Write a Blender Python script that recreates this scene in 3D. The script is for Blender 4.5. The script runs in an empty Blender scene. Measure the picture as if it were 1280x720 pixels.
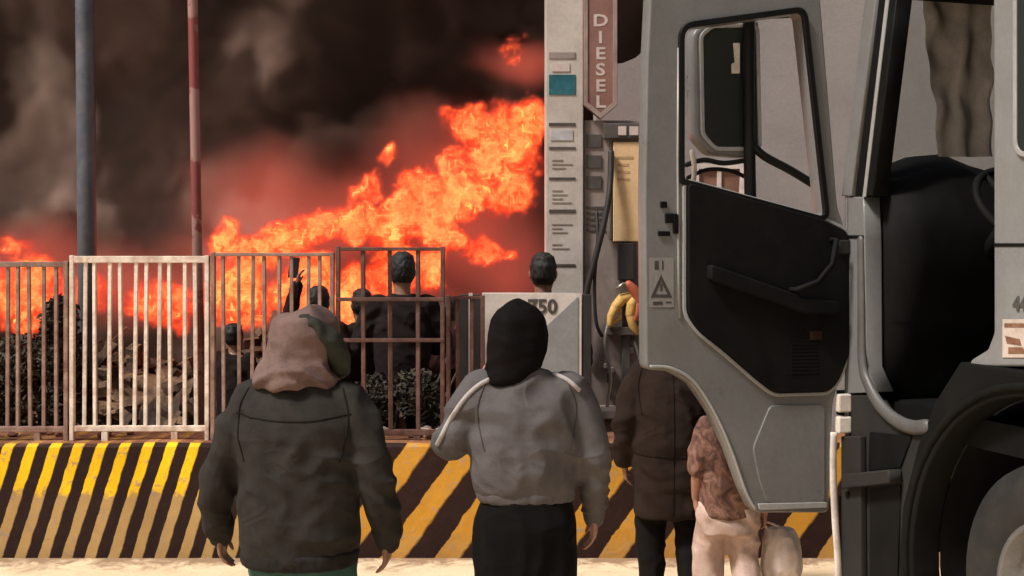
import bpy, bmesh, math, random
from mathutils import Vector, Matrix, noise

random.seed(11)
SC = bpy.context.scene
COL = SC.collection
R = math.radians
F, CH, HY = 1500.0, 1.8, 320.0        # focal length in photo pixels, eye height, horizon row

# ---------------------------------------------------------------- camera, sky, sun, exposure
cam = bpy.data.cameras.new('camera')
cam.sensor_width = 36.0
cam.lens = 36.0 * F / 1280.0
cam.shift_y = -40.0 / 1280.0
cam.clip_start = 0.05
cam.clip_end = 2000.0
cam_ob = bpy.data.objects.new('camera', cam)
cam_ob.location = (0, 0, CH)
cam_ob.rotation_euler = (R(90), 0, 0)
COL.objects.link(cam_ob)
SC.camera = cam_ob

SUN_DIR = Vector((-0.52, -0.32, 0.79)).normalized()     # towards the sun
world = bpy.data.worlds.new('World')
SC.world = world
world.use_nodes = True
wn = world.node_tree
sky = wn.nodes.new('ShaderNodeTexSky')
sky.sky_type = 'NISHITA'
sky.sun_disc = False
sky.sun_elevation = math.asin(SUN_DIR.z)
sky.sun_rotation = math.atan2(SUN_DIR.x, SUN_DIR.y)
sky.dust_density = 6.0
sky.air_density = 1.0
sky.ozone_density = 0.6
wn.links.new(sky.outputs['Color'], wn.nodes['Background'].inputs['Color'])
wn.nodes['Background'].inputs['Strength'].default_value = 0.055

sun = bpy.data.lights.new('sun', 'SUN')
sun.energy = 3.7
sun.angle = R(10)
sun.color = (1.0, 0.94, 0.87)
sun_ob = bpy.data.objects.new('sun', sun)
sun_ob.rotation_euler = SUN_DIR.to_track_quat('Z', 'Y').to_euler()
sun_ob.location = (-6, -4, 11)
COL.objects.link(sun_ob)

SC.view_settings.view_transform = 'Standard'
SC.view_settings.look = 'None'
SC.view_settings.exposure = 0.3
SC.view_settings.gamma = 1.0
SC.view_settings.use_curve_mapping = False
SC.render.engine = 'CYCLES'
cy = SC.cycles
cy.use_denoising = True
cy.max_bounces = 8
cy.transparent_max_bounces = 24
cy.volume_bounces = 1
cy.volume_step_rate = 2.0
cy.filter_width = 1.5
cy.use_adaptive_sampling = True
cy.adaptive_threshold = 0.02
cy.sample_clamp_indirect = 4.0


def P(px, py, y):
    """A point at depth y that the photograph shows at (px, py)."""
    return Vector(((px - 640) / F * y, y, CH - (py - HY) / F * y))


# ---------------------------------------------------------------- materials
def new_mat(name):
    m = bpy.data.materials.new(name)
    m.use_nodes = True
    nt = m.node_tree
    return m, nt, nt.nodes['Principled BSDF']


def N(nt, kind, **kw):
    n = nt.nodes.new(kind)
    for k, v in kw.items():
        setattr(n, k, v)
    return n


def mth(nt, op, a, b=None, c=None, clamp=False):
    n = nt.nodes.new('ShaderNodeMath')
    n.operation = op
    n.use_clamp = clamp
    for i, v in enumerate((a, b, c)):
        if v is None:
            continue
        if isinstance(v, (int, float)):
            n.inputs[i].default_value = v
        else:
            nt.links.new(v, n.inputs[i])
    return n.outputs[0]


def noise_tex(nt, scale, detail=4, rough=0.6, vec=None, dist=0.0):
    n = nt.nodes.new('ShaderNodeTexNoise')
    n.inputs['Scale'].default_value = scale
    n.inputs['Detail'].default_value = detail
    n.inputs['Roughness'].default_value = rough
    n.inputs['Distortion'].default_value = dist
    if vec is None:
        tc = nt.nodes.new('ShaderNodeTexCoord')
        vec = tc.outputs['Object']
    nt.links.new(vec, n.inputs['Vector'])
    return n


def ramp(nt, fac, stops, interp='LINEAR'):
    r = nt.nodes.new('ShaderNodeValToRGB')
    r.color_ramp.interpolation = interp
    el = r.color_ramp.elements
    while len(el) < len(stops):
        el.new(0.5)
    for e, (p, c) in zip(el, stops):
        e.position = p
        e.color = (*c, 1) if len(c) == 3 else c
    nt.links.new(fac, r.inputs['Fac'])
    return r.outputs['Color']


def mixc(nt, fac, a, b, mode='MIX'):
    n = nt.nodes.new('ShaderNodeMix')
    n.data_type = 'RGBA'
    n.blend_type = mode
    for sock, v in ((n.inputs['Factor'], fac), (n.inputs['A'], a), (n.inputs['B'], b)):
        if isinstance(v, (int, float)):
            sock.default_value = v
        elif isinstance(v, tuple):
            sock.default_value = (*v, 1)
        else:
            nt.links.new(v, sock)
    return n.outputs['Result']


def surf(name, col, rough=0.7, var=0.25, scale=6.0, fine=60.0, bump=0.15, metal=0.0, dirt=None, dirt_amt=0.5,
         coat=0.0, spec=0.5, sheen=0.0, bdist=0.004, folds=0.0):
    """Plain painted / cloth / stone surface: mottled colour, optional dirt patches, fine relief."""
    m, nt, b = new_mat(name)
    n1 = noise_tex(nt, scale, 5, 0.65)
    n2 = noise_tex(nt, fine, 3, 0.6)
    lo = tuple(c * (1 - var) for c in col)
    hi = tuple(min(1, c * (1 + var)) for c in col)
    c1 = ramp(nt, n1.outputs['Fac'], [(0.3, lo), (0.7, hi)])
    c2 = ramp(nt, n2.outputs['Fac'], [(0.25, (0.82, 0.82, 0.82)), (0.75, (1.1, 1.1, 1.1))])
    c = mixc(nt, 0.6, c1, c2, 'MULTIPLY')
    if dirt:
        n3 = noise_tex(nt, scale * 0.7 + 1.3, 7, 0.7, dist=0.4)
        f = mth(nt, 'MULTIPLY', ramp(nt, n3.outputs['Fac'], [(0.45, (0, 0, 0)), (0.68, (1, 1, 1))]), dirt_amt)
        c = mixc(nt, f, c, dirt)
    nt.links.new(c, b.inputs['Base Color'])
    rr = ramp(nt, n1.outputs['Fac'], [(0.3, (max(0.02, rough - 0.1),) * 3), (0.7, (min(1, rough + 0.1),) * 3)])
    nt.links.new(rr, b.inputs['Roughness'])
    b.inputs['Metallic'].default_value = metal
    b.inputs['Coat Weight'].default_value = coat
    b.inputs['Specular IOR Level'].default_value = spec
    b.inputs['Sheen Weight'].default_value = sheen
    if bump:
        bp = nt.nodes.new('ShaderNodeBump')
        bp.inputs['Strength'].default_value = bump
        bp.inputs['Distance'].default_value = bdist
        h = mth(nt, 'ADD', n1.outputs['Fac'], n2.outputs['Fac'])
        nt.links.new(h, bp.inputs['Height'])
        nt.links.new(bp.outputs['Normal'], b.inputs['Normal'])
        if folds:                                          # soft creases in cloth
            mp = nt.nodes.new('ShaderNodeMapping')
            mp.inputs['Scale'].default_value = (1.0, 1.0, 1.7)
            mp.inputs['Rotation'].default_value = (0.2, 0.45, 0.1)
            tc = nt.nodes.new('ShaderNodeTexCoord')
            nt.links.new(tc.outputs['Object'], mp.inputs['Vector'])
            nf = noise_tex(nt, 3.6, 1.5, 0.5, mp.outputs['Vector'], 0.7)
            rd = mth(nt, 'POWER', mth(nt, 'SUBTRACT', 1.0, mth(nt, 'ABSOLUTE', mth(nt, 'MULTIPLY', mth(nt, 'SUBTRACT', nf.outputs['Fac'], 0.5), 5.0)), None, True), 1.4)
            b2 = nt.nodes.new('ShaderNodeBump')
            b2.inputs['Strength'].default_value = folds
            b2.inputs['Distance'].default_value = 0.022
            nt.links.new(rd, b2.inputs['Height'])
            nt.links.new(bp.outputs['Normal'], b2.inputs['Normal'])
            nt.links.new(b2.outputs['Normal'], b.inputs['Normal'])
    return m


# ---------------------------------------------------------------- mesh helpers
def mesh_obj(name, verts, faces, mat, parent=None, smooth=False, loc=None):
    me = bpy.data.meshes.new(name)
    me.from_pydata([tuple(v) for v in verts], [], faces)
    me.update()
    return link(name, me, mat, parent, smooth, loc)


def link(name, me, mat, parent=None, smooth=False, loc=None):
    if mat is not None:
        me.materials.clear()
        me.materials.append(mat)
    if smooth:
        me.polygons.foreach_set('use_smooth', [True] * len(me.polygons))
    o = bpy.data.objects.new(name, me)
    COL.objects.link(o)
    if parent is not None:
        o.parent = parent
    if loc is not None:
        o.location = loc
    return o


def tag(o, label=None, cat=None, group=None, kind=None):
    if label: o['label'] = label
    if cat: o['category'] = cat
    if group: o['group'] = group
    if kind: o['kind'] = kind
    return o


def empty(name, loc, rz=0.0):
    o = bpy.data.objects.new(name, None)
    o.empty_display_size = 0.1
    o.location = loc
    o.rotation_euler = (0, 0, rz)
    COL.objects.link(o)
    return o


def bevel(o, w=0.006, seg=2):
    b = o.modifiers.new('bevel', 'BEVEL')
    b.width = w
    b.segments = seg
    b.limit_method = 'ANGLE'
    b.angle_limit = R(35)
    return o


def box_data(x0, x1, y0, y1, z0, z1):
    v = [(x, y, z) for z in (z0, z1) for y in (y0, y1) for x in (x0, x1)]
    f = [(0, 2, 3, 1), (4, 5, 7, 6), (0, 1, 5, 4), (2, 6, 7, 3), (0, 4, 6, 2), (1, 3, 7, 5)]
    return v, f


def box(name, x0, x1, y0, y1, z0, z1, mat, parent=None, bev=0.0):
    v, f = box_data(x0, x1, y0, y1, z0, z1)
    o = mesh_obj(name, v, f, mat, parent)
    if bev:
        bevel(o, bev)
    return o


class MB:
    """collects shapes into one mesh"""
    def __init__(self):
        self.v, self.f = [], []

    def add(self, v, f):
        n = len(self.v)
        self.v += [Vector(p) for p in v]
        self.f += [tuple(i + n for i in q) for q in f]
        return self

    def box(self, *a):
        return self.add(*box_data(*a))

    def loft(self, rings, cap=True):
        n = len(rings[0])
        v = [p for r in rings for p in r]
        f = []
        for i in range(len(rings) - 1):
            for j in range(n):
                k = (j + 1) % n
                f.append((i * n + j, i * n + k, (i + 1) * n + k, (i + 1) * n + j))
        if cap:
            v.append(sum((Vector(p) for p in rings[0]), Vector()) / n)
            v.append(sum((Vector(p) for p in rings[-1]), Vector()) / n)
            a, b = len(v) - 2, len(v) - 1
            m = (len(rings) - 1) * n
            for j in range(n):
                k = (j + 1) % n
                f.append((a, k, j))
                f.append((b, m + j, m + k))
        return self.add(v, f)

    def tube(self, pts, rad, n=10, cap=True, round_ends=False, flat=1.0, ref=None):
        pts = [Vector(p) for p in pts]
        if isinstance(rad, (int, float)):
            rad = [rad] * len(pts)
        if round_ends:
            d0 = (pts[0] - pts[1]).normalized()
            d1 = (pts[-1] - pts[-2]).normalized()
            a = [(pts[0] + d0 * rad[0] * math.sin(t), rad[0] * math.cos(t)) for t in (R(85), R(60), R(30))]
            b = [(pts[-1] + d1 * rad[-1] * math.sin(t), rad[-1] * math.cos(t)) for t in (R(30), R(60), R(85))]
            rad = [x[1] for x in a] + list(rad) + [x[1] for x in b]
            pts = [x[0] for x in a] + pts + [x[0] for x in b]
        rings = []
        up = Vector(ref) if ref else Vector((0.13, 0.21, 0.97))
        for i, p in enumerate(pts):
            d = (pts[min(i + 1, len(pts) - 1)] - pts[max(i - 1, 0)])
            if d.length < 1e-9:
                d = Vector((0, 0, 1))
            d.normalize()
            u = up - d * up.dot(d)
            if u.length < 1e-3:
                u = Vector((1, 0, 0)) - d * d.x
            u.normalize()
            up = u if not ref else up
            w = d.cross(u)
            rings.append([p + (u * math.cos(t) * flat + w * math.sin(t)) * rad[i]
                          for t in (2 * math.pi * j / n for j in range(n))])
        return self.loft(rings, cap)

    def build(self, name, mat, parent=None, smooth=False, bev=0.0):
        o = mesh_obj(name, self.v, self.f, mat, parent, smooth)
        if bev:
            bevel(o, bev)
        return o


def catmull(pts, n=6, closed=False):
    pts = [Vector(p) for p in pts]
    out = []
    m = len(pts)
    rng = range(m if closed else m - 1)
    for i in rng:
        g = (lambda k: pts[k % m]) if closed else (lambda k: pts[max(0, min(m - 1, k))])
        p0, p1, p2, p3 = g(i - 1), g(i), g(i + 1), g(i + 2)
        for j in range(n):
            t = j / n
            out.append(0.5 * ((2 * p1) + (p2 - p0) * t + (2 * p0 - 5 * p1 + 4 * p2 - p3) * t * t
                              + (3 * p1 - p0 - 3 * p2 + p3) * t ** 3))
    if not closed:
        out.append(pts[-1])
    return out


def rounded(pts, r, seg=5):
    """polygon corners rounded by radius r (a number or one per corner)"""
    pts = [Vector((p[0], p[1])) for p in pts]
    m = len(pts)
    out = []
    for i, p in enumerate(pts):
        rr = r[i] if isinstance(r, (list, tuple)) else r
        a, b = pts[i - 1] - p, pts[(i + 1) % m] - p
        if rr <= 0:
            out.append(p)
            continue
        k = min(rr, a.length * 0.45, b.length * 0.45)
        s, e = p + a.normalized() * k, p + b.normalized() * k
        for j in range(seg + 1):
            t = j / seg
            out.append(s * (1 - t) ** 2 + p * 2 * t * (1 - t) + e * t * t)
    return out


def curve_mesh(loops, half, bev=0.0):
    """flat plate (with holes) as mesh: loops in XY, thickness 2*half along Z"""
    cu = bpy.data.curves.new('tmp', 'CURVE')
    cu.dimensions = '2D'
    cu.fill_mode = 'BOTH'
    cu.extrude = max(0.0001, half - bev)
    cu.bevel_depth = bev
    cu.bevel_resolution = 2
    cu.offset = -bev
    for lp in loops:
        s = cu.splines.new('POLY')
        s.points.add(len(lp) - 1)
        s.use_cyclic_u = True
        for q, p in zip(s.points, lp):
            q.co = (p[0], p[1], 0, 1)
    ob = bpy.data.objects.new('tmp', cu)
    COL.objects.link(ob)
    dg = bpy.context.evaluated_depsgraph_get()
    me = bpy.data.meshes.new_from_object(ob.evaluated_get(dg))
    bpy.data.objects.remove(ob)
    bpy.data.curves.remove(cu)
    return me


def plate(name, loops, half, mat, parent, mtx, bev=0.0, smooth=False):
    me = curve_mesh(loops, half, bev)
    me.transform(mtx)
    return link(name, me, mat, parent, smooth)


def text_mesh(txt, size, depth, bold=0.0, spacing=1.0):
    cu = bpy.data.curves.new('tmp', 'FONT')
    cu.body = txt
    cu.size = size
    cu.extrude = depth
    cu.offset = bold
    cu.align_x = 'CENTER'
    cu.align_y = 'CENTER'
    cu.space_character = spacing
    cu.resolution_u = 3
    ob = bpy.data.objects.new('tmp', cu)
    COL.objects.link(ob)
    dg = bpy.context.evaluated_depsgraph_get()
    me = bpy.data.meshes.new_from_object(ob.evaluated_get(dg))
    bpy.data.objects.remove(ob)
    bpy.data.curves.remove(cu)
    return me


FRONT = lambda x, y, z: Matrix.Translation((x, y, z)) @ Matrix.Rotation(R(90), 4, 'X')    # XY plate -> XZ facing the camera side


# ================================================================ ground
def concrete_ground():
    m, nt, b = new_mat('worn_concrete')
    tc = N(nt, 'ShaderNodeTexCoord').outputs['Object']
    n1 = noise_tex(nt, 0.7, 7, 0.65, tc)
    n2 = noise_tex(nt, 5.0, 6, 0.7, tc, 0.5)
    n3 = noise_tex(nt, 70.0, 3, 0.6, tc)
    c = ramp(nt, n1.outputs['Fac'], [(0.3, (0.74, 0.56, 0.36)), (0.7, (0.86, 0.68, 0.46))])
    c = mixc(nt, ramp(nt, n2.outputs['Fac'], [(0.48, (0, 0, 0)), (0.72, (0.55, 0.55, 0.55))]), c, (0.46, 0.32, 0.20))
    sp = N(nt, 'ShaderNodeSeparateXYZ')                        # grit washed up along the foot of the barriers
    nt.links.new(tc, sp.inputs[0])
    gy = mth(nt, 'ADD', sp.outputs['Y'], mth(nt, 'MULTIPLY', mth(nt, 'SUBTRACT', n2.outputs['Fac'], 0.5), 0.9))
    gf = ramp(nt, mth(nt, 'SUBTRACT', gy, 6.5), [(0.44, (0, 0, 0)), (0.60, (0.85, 0.85, 0.85))])
    c = mixc(nt, gf, c, (0.24, 0.14, 0.075))
    c = mixc(nt, 0.5, c, ramp(nt, n3.outputs['Fac'], [(0.3, (0.72, 0.72, 0.72)), (0.7, (1, 1, 1))]), 'MULTIPLY')
    nt.links.new(c, b.inputs['Base Color'])
    b.inputs['Roughness'].default_value = 0.85
    bp = N(nt, 'ShaderNodeBump')
    bp.inputs['Strength'].default_value = 0.35
    bp.inputs['Distance'].default_value = 0.01
    nt.links.new(mth(nt, 'ADD', n2.outputs['Fac'], n3.outputs['Fac']), bp.inputs['Height'])
    nt.links.new(bp.outputs['Normal'], b.inputs['Normal'])
    return m


ground = mesh_obj('ground', [(-300, -60, 0), (300, -60, 0), (300, 500, 0), (-300, 500, 0)], [(0, 1, 2, 3)], concrete_ground())
tag(ground, kind='structure')

# ================================================================ painted barriers
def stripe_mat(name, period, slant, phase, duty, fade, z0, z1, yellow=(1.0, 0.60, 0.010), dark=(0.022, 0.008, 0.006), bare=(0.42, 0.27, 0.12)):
    m, nt, b = new_mat(name)
    tc = N(nt, 'ShaderNodeTexCoord').outputs['Object']
    sp = N(nt, 'ShaderNodeSeparateXYZ')
    nt.links.new(tc, sp.inputs[0])
    wob = noise_tex(nt, 9.0, 4, 0.6, tc)
    u = mth(nt, 'SUBTRACT', sp.outputs['X'], mth(nt, 'MULTIPLY', sp.outputs['Z'], slant))
    u = mth(nt, 'ADD', u, mth(nt, 'MULTIPLY', mth(nt, 'SUBTRACT', wob.outputs['Fac'], 0.5), period * 0.16))
    fr = mth(nt, 'FRACT', mth(nt, 'ADD', mth(nt, 'DIVIDE', u, period), phase + 50.0))
    isy = ramp(nt, fr, [(duty - 0.03, (1, 1, 1)), (duty + 0.03, (0, 0, 0)), (0.985, (0, 0, 0)), (1.0, (1, 1, 1))])
    n2 = noise_tex(nt, 14.0, 6, 0.7, tc, 0.6)
    n3 = noise_tex(nt, 3.0, 5, 0.6, tc)
    # the lower coats of paint are scuffed and dusty: worn patches whose edge wanders
    zz = N(nt, 'ShaderNodeMapRange')
    nt.links.new(sp.outputs['Z'], zz.inputs[0])
    for i, v in enumerate((z0, z1, 1.0, 0.0)):
        zz.inputs[i + 1].default_value = v
    wear = mth(nt, 'ADD', zz.outputs[0], mth(nt, 'MULTIPLY', mth(nt, 'SUBTRACT', n2.outputs['Fac'], 0.5), 1.3))
    wearf = mth(nt, 'MULTIPLY', ramp(nt, wear, [(0.36, (0, 0, 0)), (0.62, (1, 1, 1))]), fade)
    yel = mixc(nt, wearf, yellow, bare)
    chips = ramp(nt, n2.outputs['Fac'], [(0.56, (0, 0, 0)), (0.66, (0.8, 0.8, 0.8))])
    yel = mixc(nt, chips, yel, (0.36, 0.27, 0.19))
    drk = mixc(nt, ramp(nt, n2.outputs['Fac'], [(0.5, (0, 0, 0)), (0.75, (0.16, 0.16, 0.16))]), dark, (0.10, 0.04, 0.03))
    c = mixc(nt, isy, drk, yel)
    c = mixc(nt, 0.7, c, ramp(nt, n3.outputs['Fac'], [(0.3, (0.66, 0.62, 0.6)), (0.65, (1, 1, 1))]), 'MULTIPLY')
    ge = N(nt, 'ShaderNodeNewGeometry')                       # brick dust lies on the flat top
    sn = N(nt, 'ShaderNodeSeparateXYZ')
    nt.links.new(ge.outputs['True Normal'], sn.inputs[0])
    top = mth(nt, 'MULTIPLY', ramp(nt, sn.outputs['Z'], [(0.75, (0, 0, 0)), (0.9, (1, 1, 1))]), ramp(nt, n2.outputs['Fac'], [(0.3, (0.55, 0.55, 0.55)), (0.6, (1, 1, 1))]))
    c = mixc(nt, top, c, ramp(nt, n3.outputs['Fac'], [(0.35, (0.14, 0.05, 0.03)), (0.65, (0.36, 0.17, 0.09))]))
    nt.links.new(c, b.inputs['Base Color'])
    b.inputs['Roughness'].default_value = 0.75
    b.inputs['Specular IOR Level'].default_value = 0.2
    bp = N(nt, 'ShaderNodeBump')
    bp.inputs['Strength'].default_value = 0.5
    bp.inputs['Distance'].default_value = 0.012
    nt.links.new(n2.outputs['Fac'], bp.inputs['Height'])
    nt.links.new(bp.outputs['Normal'], b.inputs['Normal'])
    return m


def barrier(name, x0, x1, mat, label, y0=7.2, depth=0.5, h=0.675, batter=0.05):
    # cross-section lofted along x, top edge a little uneven and chipped
    n = max(8, int((x1 - x0) / 0.12))
    v, f = [], []
    for i in range(n + 1):
        x = x0 + (x1 - x0) * i / n
        q = noise.noise(Vector((x * 2.3, 1.7, 0.0))) * 0.010
        c = 0.022 + 0.012 * noise.noise(Vector((x * 6, 9.0, 3.0)))
        v += [(x, y0 - batter, 0), (x, y0 - batter * 0.8, 0.12), (x, y0 + q * 0.5, h - c), (x, y0 + c, h + q),
              (x, y0 + depth, h + q), (x, y0 + depth, 0)]
        if i:
            a = (i - 1) * 6
            for j in range(5):
                f.append((a + j, a + 6 + j, a + 7 + j, a + 1 + j))
    f.append((0, 1, 2, 3, 4, 5))
    e = n * 6
    f.append((e + 5, e + 4, e + 3, e + 2, e + 1, e))
    o = mesh_obj(name, v, f, mat)
    return tag(o, label, 'barrier', 'striped barriers under the railing')


XL = P(425, 600, 7.2).x
barrier('concrete_barrier', P(-140, 600, 7.2).x, XL,
        stripe_mat('stripes_worn', 0.139, 0.29, 0.32, 0.45, 0.92, 0.30, 0.46),
        'concrete barrier with narrow steep yellow stripes, worn pale in the lower half')
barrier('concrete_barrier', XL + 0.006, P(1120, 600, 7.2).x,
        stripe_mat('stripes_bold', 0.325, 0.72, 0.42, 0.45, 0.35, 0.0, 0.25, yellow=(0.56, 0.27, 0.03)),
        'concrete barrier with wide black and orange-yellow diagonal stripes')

# raised island behind the right barrier
m_island = surf('island_concrete', (0.42, 0.34, 0.27), 0.85, 0.25, 4, 50, 0.4, dirt=(0.14, 0.10, 0.08), dirt_amt=0.6, bdist=0.01)
island = box('island', P(700, 0, 8.1).x, P(930, 0, 8.1).x, 8.12, 8.95, 0.0, 0.70, m_island, bev=0.02)
tag(island, kind='structure')
led = box('kerb', P(712, 0, 8.12).x, P(822, 0, 8.12).x, 8.05, 8.40, 0.702, 0.765, surf('pale_kerb', (0.62, 0.50, 0.42), 0.8, 0.2, 7, 60, 0.3), island, bev=0.012)

# ================================================================ railing on the barrier
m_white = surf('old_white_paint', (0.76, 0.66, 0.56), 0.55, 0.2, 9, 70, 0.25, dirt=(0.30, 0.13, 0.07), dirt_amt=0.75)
m_dusty_backlit = surf('dusty_backlit_white', (0.29, 0.19, 0.15), 0.6, 0.35, 7, 70, 0.25, dirt=(0.12, 0.035, 0.024), dirt_amt=0.9)  # dirty white paint, darkened in colour for bars backlit by fire
m_backlit_brown = surf('backlit_brown_paint', (0.07, 0.024, 0.017), 0.65, 0.35, 9, 70, 0.3, dirt=(0.20, 0.11, 0.085), dirt_amt=0.6)  # red-brown put in the base colour for bars fire-lit and backlit
RY = 7.34


def railing(px0, px1, ytop, ybot, pitch, mat, label, bar_w=0.030, rails=(), foot_to=0.672, top_h=0.034, jit=0.006, y=RY, lean=0.0, ends=True):
    s = y / F
    x0, x1 = P(px0, 0, y).x, P(px1, 0, y).x
    zt, zb = P(0, ytop, y).z, P(0, ybot, y).z
    root = empty('railing_panel', ((x0 + x1) / 2, y, foot_to))
    tag(root, label, 'railing', 'railing panels along the barrier')
    root.rotation_euler.y = lean
    ox, oz = (x0 + x1) / 2, foot_to
    def part(name, a, b, c, d, e, g, m):
        return box(name, a - ox, b - ox, c, d, e - oz, g - oz, m, root, bev=0.004)
    part('top_rail', x0, x1, -0.018, 0.018, zt - top_h, zt, mat)
    part('bottom_rail', x0, x1, -0.016, 0.016, zb - 0.02, zb + 0.016, mat)
    for ry in rails:
        z = P(0, ry, y).z
        part('middle_rail', x0, x1, -0.024, -0.010, z - 0.012, z + 0.012, mat)
    if ends:
        for xx in (x0, x1 - 0.026):
            part('post', xx, xx + 0.026, -0.0205, 0.0205, foot_to, zt + 0.004, mat)
    n = max(2, round((px1 - px0) / pitch))
    mesh = None
    for i in range(1, n):
        x = x0 + (x1 - x0) * i / n + random.uniform(-jit, jit)
        if mesh is None:
            o = box('bar', -bar_w / 2, bar_w / 2, -0.009, 0.009, zb + 0.015 - oz, zt - top_h + 0.001 - oz, mat, root, bev=0.003)
            mesh = o.data
        else:
            o = link('bar', mesh, None, root)
            bevel(o, 0.003)
        o.location = (x - ox, random.uniform(-0.003, 0.003), 0)
        o.rotation_euler = (0, random.uniform(-0.012, 0.012), random.uniform(-0.3, 0.3))
    for xx in (x0 + (x1 - x0) * 0.25, x0 + (x1 - x0) * 0.75):
        part('foot', xx - 0.02, xx + 0.02, -0.014, 0.014, foot_to - 0.012, zb - 0.019, mat)
    return root


railing(-70, 86, 327, 536, 15.6, m_dusty_backlit, 'dirty white railing panel standing before the dark shrub', bar_w=0.022)
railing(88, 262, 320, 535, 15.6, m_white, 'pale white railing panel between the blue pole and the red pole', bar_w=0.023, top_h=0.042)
railing(264, 418, 316, 536, 16.7, m_dusty_backlit, 'dusty railing panel coloured dark as if backlit, beside the white one, with a thin top rail', bar_w=0.022, top_h=0.022)
railing(420, 556, 309, 540, 31, m_backlit_brown, 'red-brown railing panel coloured as if backlit, with widely spaced bars and two middle rails', bar_w=0.026, rails=(374, 425), top_h=0.022)
railing(558, 606, 370, 536, 16.0, m_backlit_brown, 'short low railing piece coloured dark as if backlit, beside the numbered panel', bar_w=0.026, top_h=0.02, y=7.42)

# ================================================================ poles
def pole(name, px, y, r, mat, label, h=7.5, px_top=None):
    x = P(px, 0, y).x
    dx = 0 if px_top is None else (P(px_top, 0, y).x - x) / (P(0, 0, y).z - P(0, 320, y).z) * h
    root = empty(name, (x, y, 0))
    tag(root, label, 'pole')
    MB().tube([(0, 0, 0.02), (dx * .33, 0, h * .33), (dx * .66, 0, h * .66), (dx, 0, h)], [r, r * 0.98, r * 0.95, r * 0.92], 20).build('shaft', mat, root, True)
    MB().box(-r * 2, r * 2, -r * 2, r * 2, 0, 0.02).build('base_plate', mat, root, bev=0.004)
    return root


pole('steel_pole', 112, 8.4, 0.066, surf('blue_grey_paint', (0.075, 0.085, 0.115), 0.45, 0.3, 5, 40, 0.2, dirt=(0.2, 0.17, 0.16), dirt_amt=0.4),
     'thick blue-grey steel pole behind the railing', px_top=109)


def red_white():
    m, nt, b = new_mat('red_white_paint')
    tc = N(nt, 'ShaderNodeTexCoord').outputs['Object']
    sp = N(nt, 'ShaderNodeSeparateXYZ')
    nt.links.new(tc, sp.inputs[0])
    n = noise_tex(nt, 6, 5, 0.7, tc)
    fr = mth(nt, 'FRACT', mth(nt, 'ADD', mth(nt, 'MULTIPLY', sp.outputs['Z'], 1.1), mth(nt, 'MULTIPLY', n.outputs['Fac'], 1.6)))
    c = ramp(nt, fr, [(0.47, (0.20, 0.045, 0.042)), (0.53, (0.30, 0.16, 0.145))])
    nt.links.new(c, b.inputs['Base Color'])
    b.inputs['Roughness'].default_value = 0.5
    return m


pole('flag_pole', 253, 8.1, 0.034, red_white(), 'thin red and white banded pole behind the railing', px_top=247)

# ================================================================ pale wall standing in for grey sky behind the dispenser and the truck
BY = 11.5
m_wall = surf('grey_render', (0.265, 0.25, 0.245), 0.9, 0.10, 1.3, 30, 0.25, dirt=(0.21, 0.195, 0.19), dirt_amt=0.4, bdist=0.01)
sky_wall = empty('sky_stand_in_wall', (P(1100, 0, BY).x, BY, 0))
tag(sky_wall, 'plain pale grey wall set in place of pale sky behind the lorry', 'building')
bx, = (P(1100, 0, BY).x,)
prof = [(P(745, 0, BY).x, 0), (P(1900, 0, BY).x, 0), (P(1900, 0, BY).x, 6.2)]
prof += [(P(q[0], q[1], BY).x, P(q[0], q[1], BY).z) for q in ((830, -260), (822, -60), (819, 10), (815, 40), (807, 60), (795, 72), (778, 79), (745, 82))]
plate('wall', [[(p[0] - bx, p[1]) for p in prof]], 0.2, m_wall, sky_wall, FRONT(0, 0.2, 0))
wx0, wx1 = P(866, 0, BY).x - bx, P(930, 0, BY).x - bx
wz0, wz1 = P(0, 262, BY).z, P(0, 205, BY).z
win = plate('window', [[(wx0, wz0), (wx1, wz0), (wx1, wz1), (wx0, wz1)], [(wx0 + .05, wz0 + .05), (wx0 + .05, wz1 - .05), (wx1 - .05, wz1 - .05), (wx1 - .05, wz0 + .05)]],
            0.03, surf('window_white', (0.62, 0.57, 0.52), 0.5), sky_wall, FRONT(0, -0.032, 0))
box('pane', wx0 + .05, wx1 - .05, -0.028, -0.012, wz0 + .05, wz1 - .05, surf('brown_blind', (0.20, 0.11, 0.075), 0.35, 0.3, 4), win)
box('mullion', (wx0 + wx1) / 2 - .02, (wx0 + wx1) / 2 + .02, -0.05, -0.029, wz0 + .05, wz1 - .05, surf('mullion_white', (0.6, 0.55, 0.5), 0.5), win)


# ================================================================ fuel dispenser with its diesel sign
PY = 8.30
px_ = lambda a, b, y=PY: (P(a, b, y).x, P(a, b, y).z)
disp = empty('fuel_dispenser', (P(735, 0, PY).x, PY, 0.70))
tag(disp, 'tall grey fuel dispenser with a red diesel sign, hoses and yellow nozzles', 'fuel pump')
dx0, dz0 = P(735, 0, PY).x, 0.70
m_cream = surf('cream_panel', (0.47, 0.425, 0.385), 0.5, 0.12, 3, 40, 0.12, dirt=(0.26, 0.21, 0.18), dirt_amt=0.45)
m_pbody = surf('dispenser_grey', (0.25, 0.205, 0.185), 0.5, 0.2, 3, 40, 0.15, dirt=(0.12, 0.09, 0.08), dirt_amt=0.6)
m_red = surf('faded_red', (0.20, 0.098, 0.085), 0.5, 0.25, 3.5, 40, 0.12, dirt=(0.27, 0.13, 0.09), dirt_amt=0.6)
m_black = surf('black_rubber', (0.018, 0.016, 0.016), 0.6, 0.3, 9, 60, 0.2)
m_dkgrey = surf('dark_grey_metal', (0.07, 0.06, 0.056), 0.5, 0.3, 8, 60, 0.2)
m_letter = surf('letter_white', (0.50, 0.42, 0.39), 0.6, 0.12)
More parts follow.
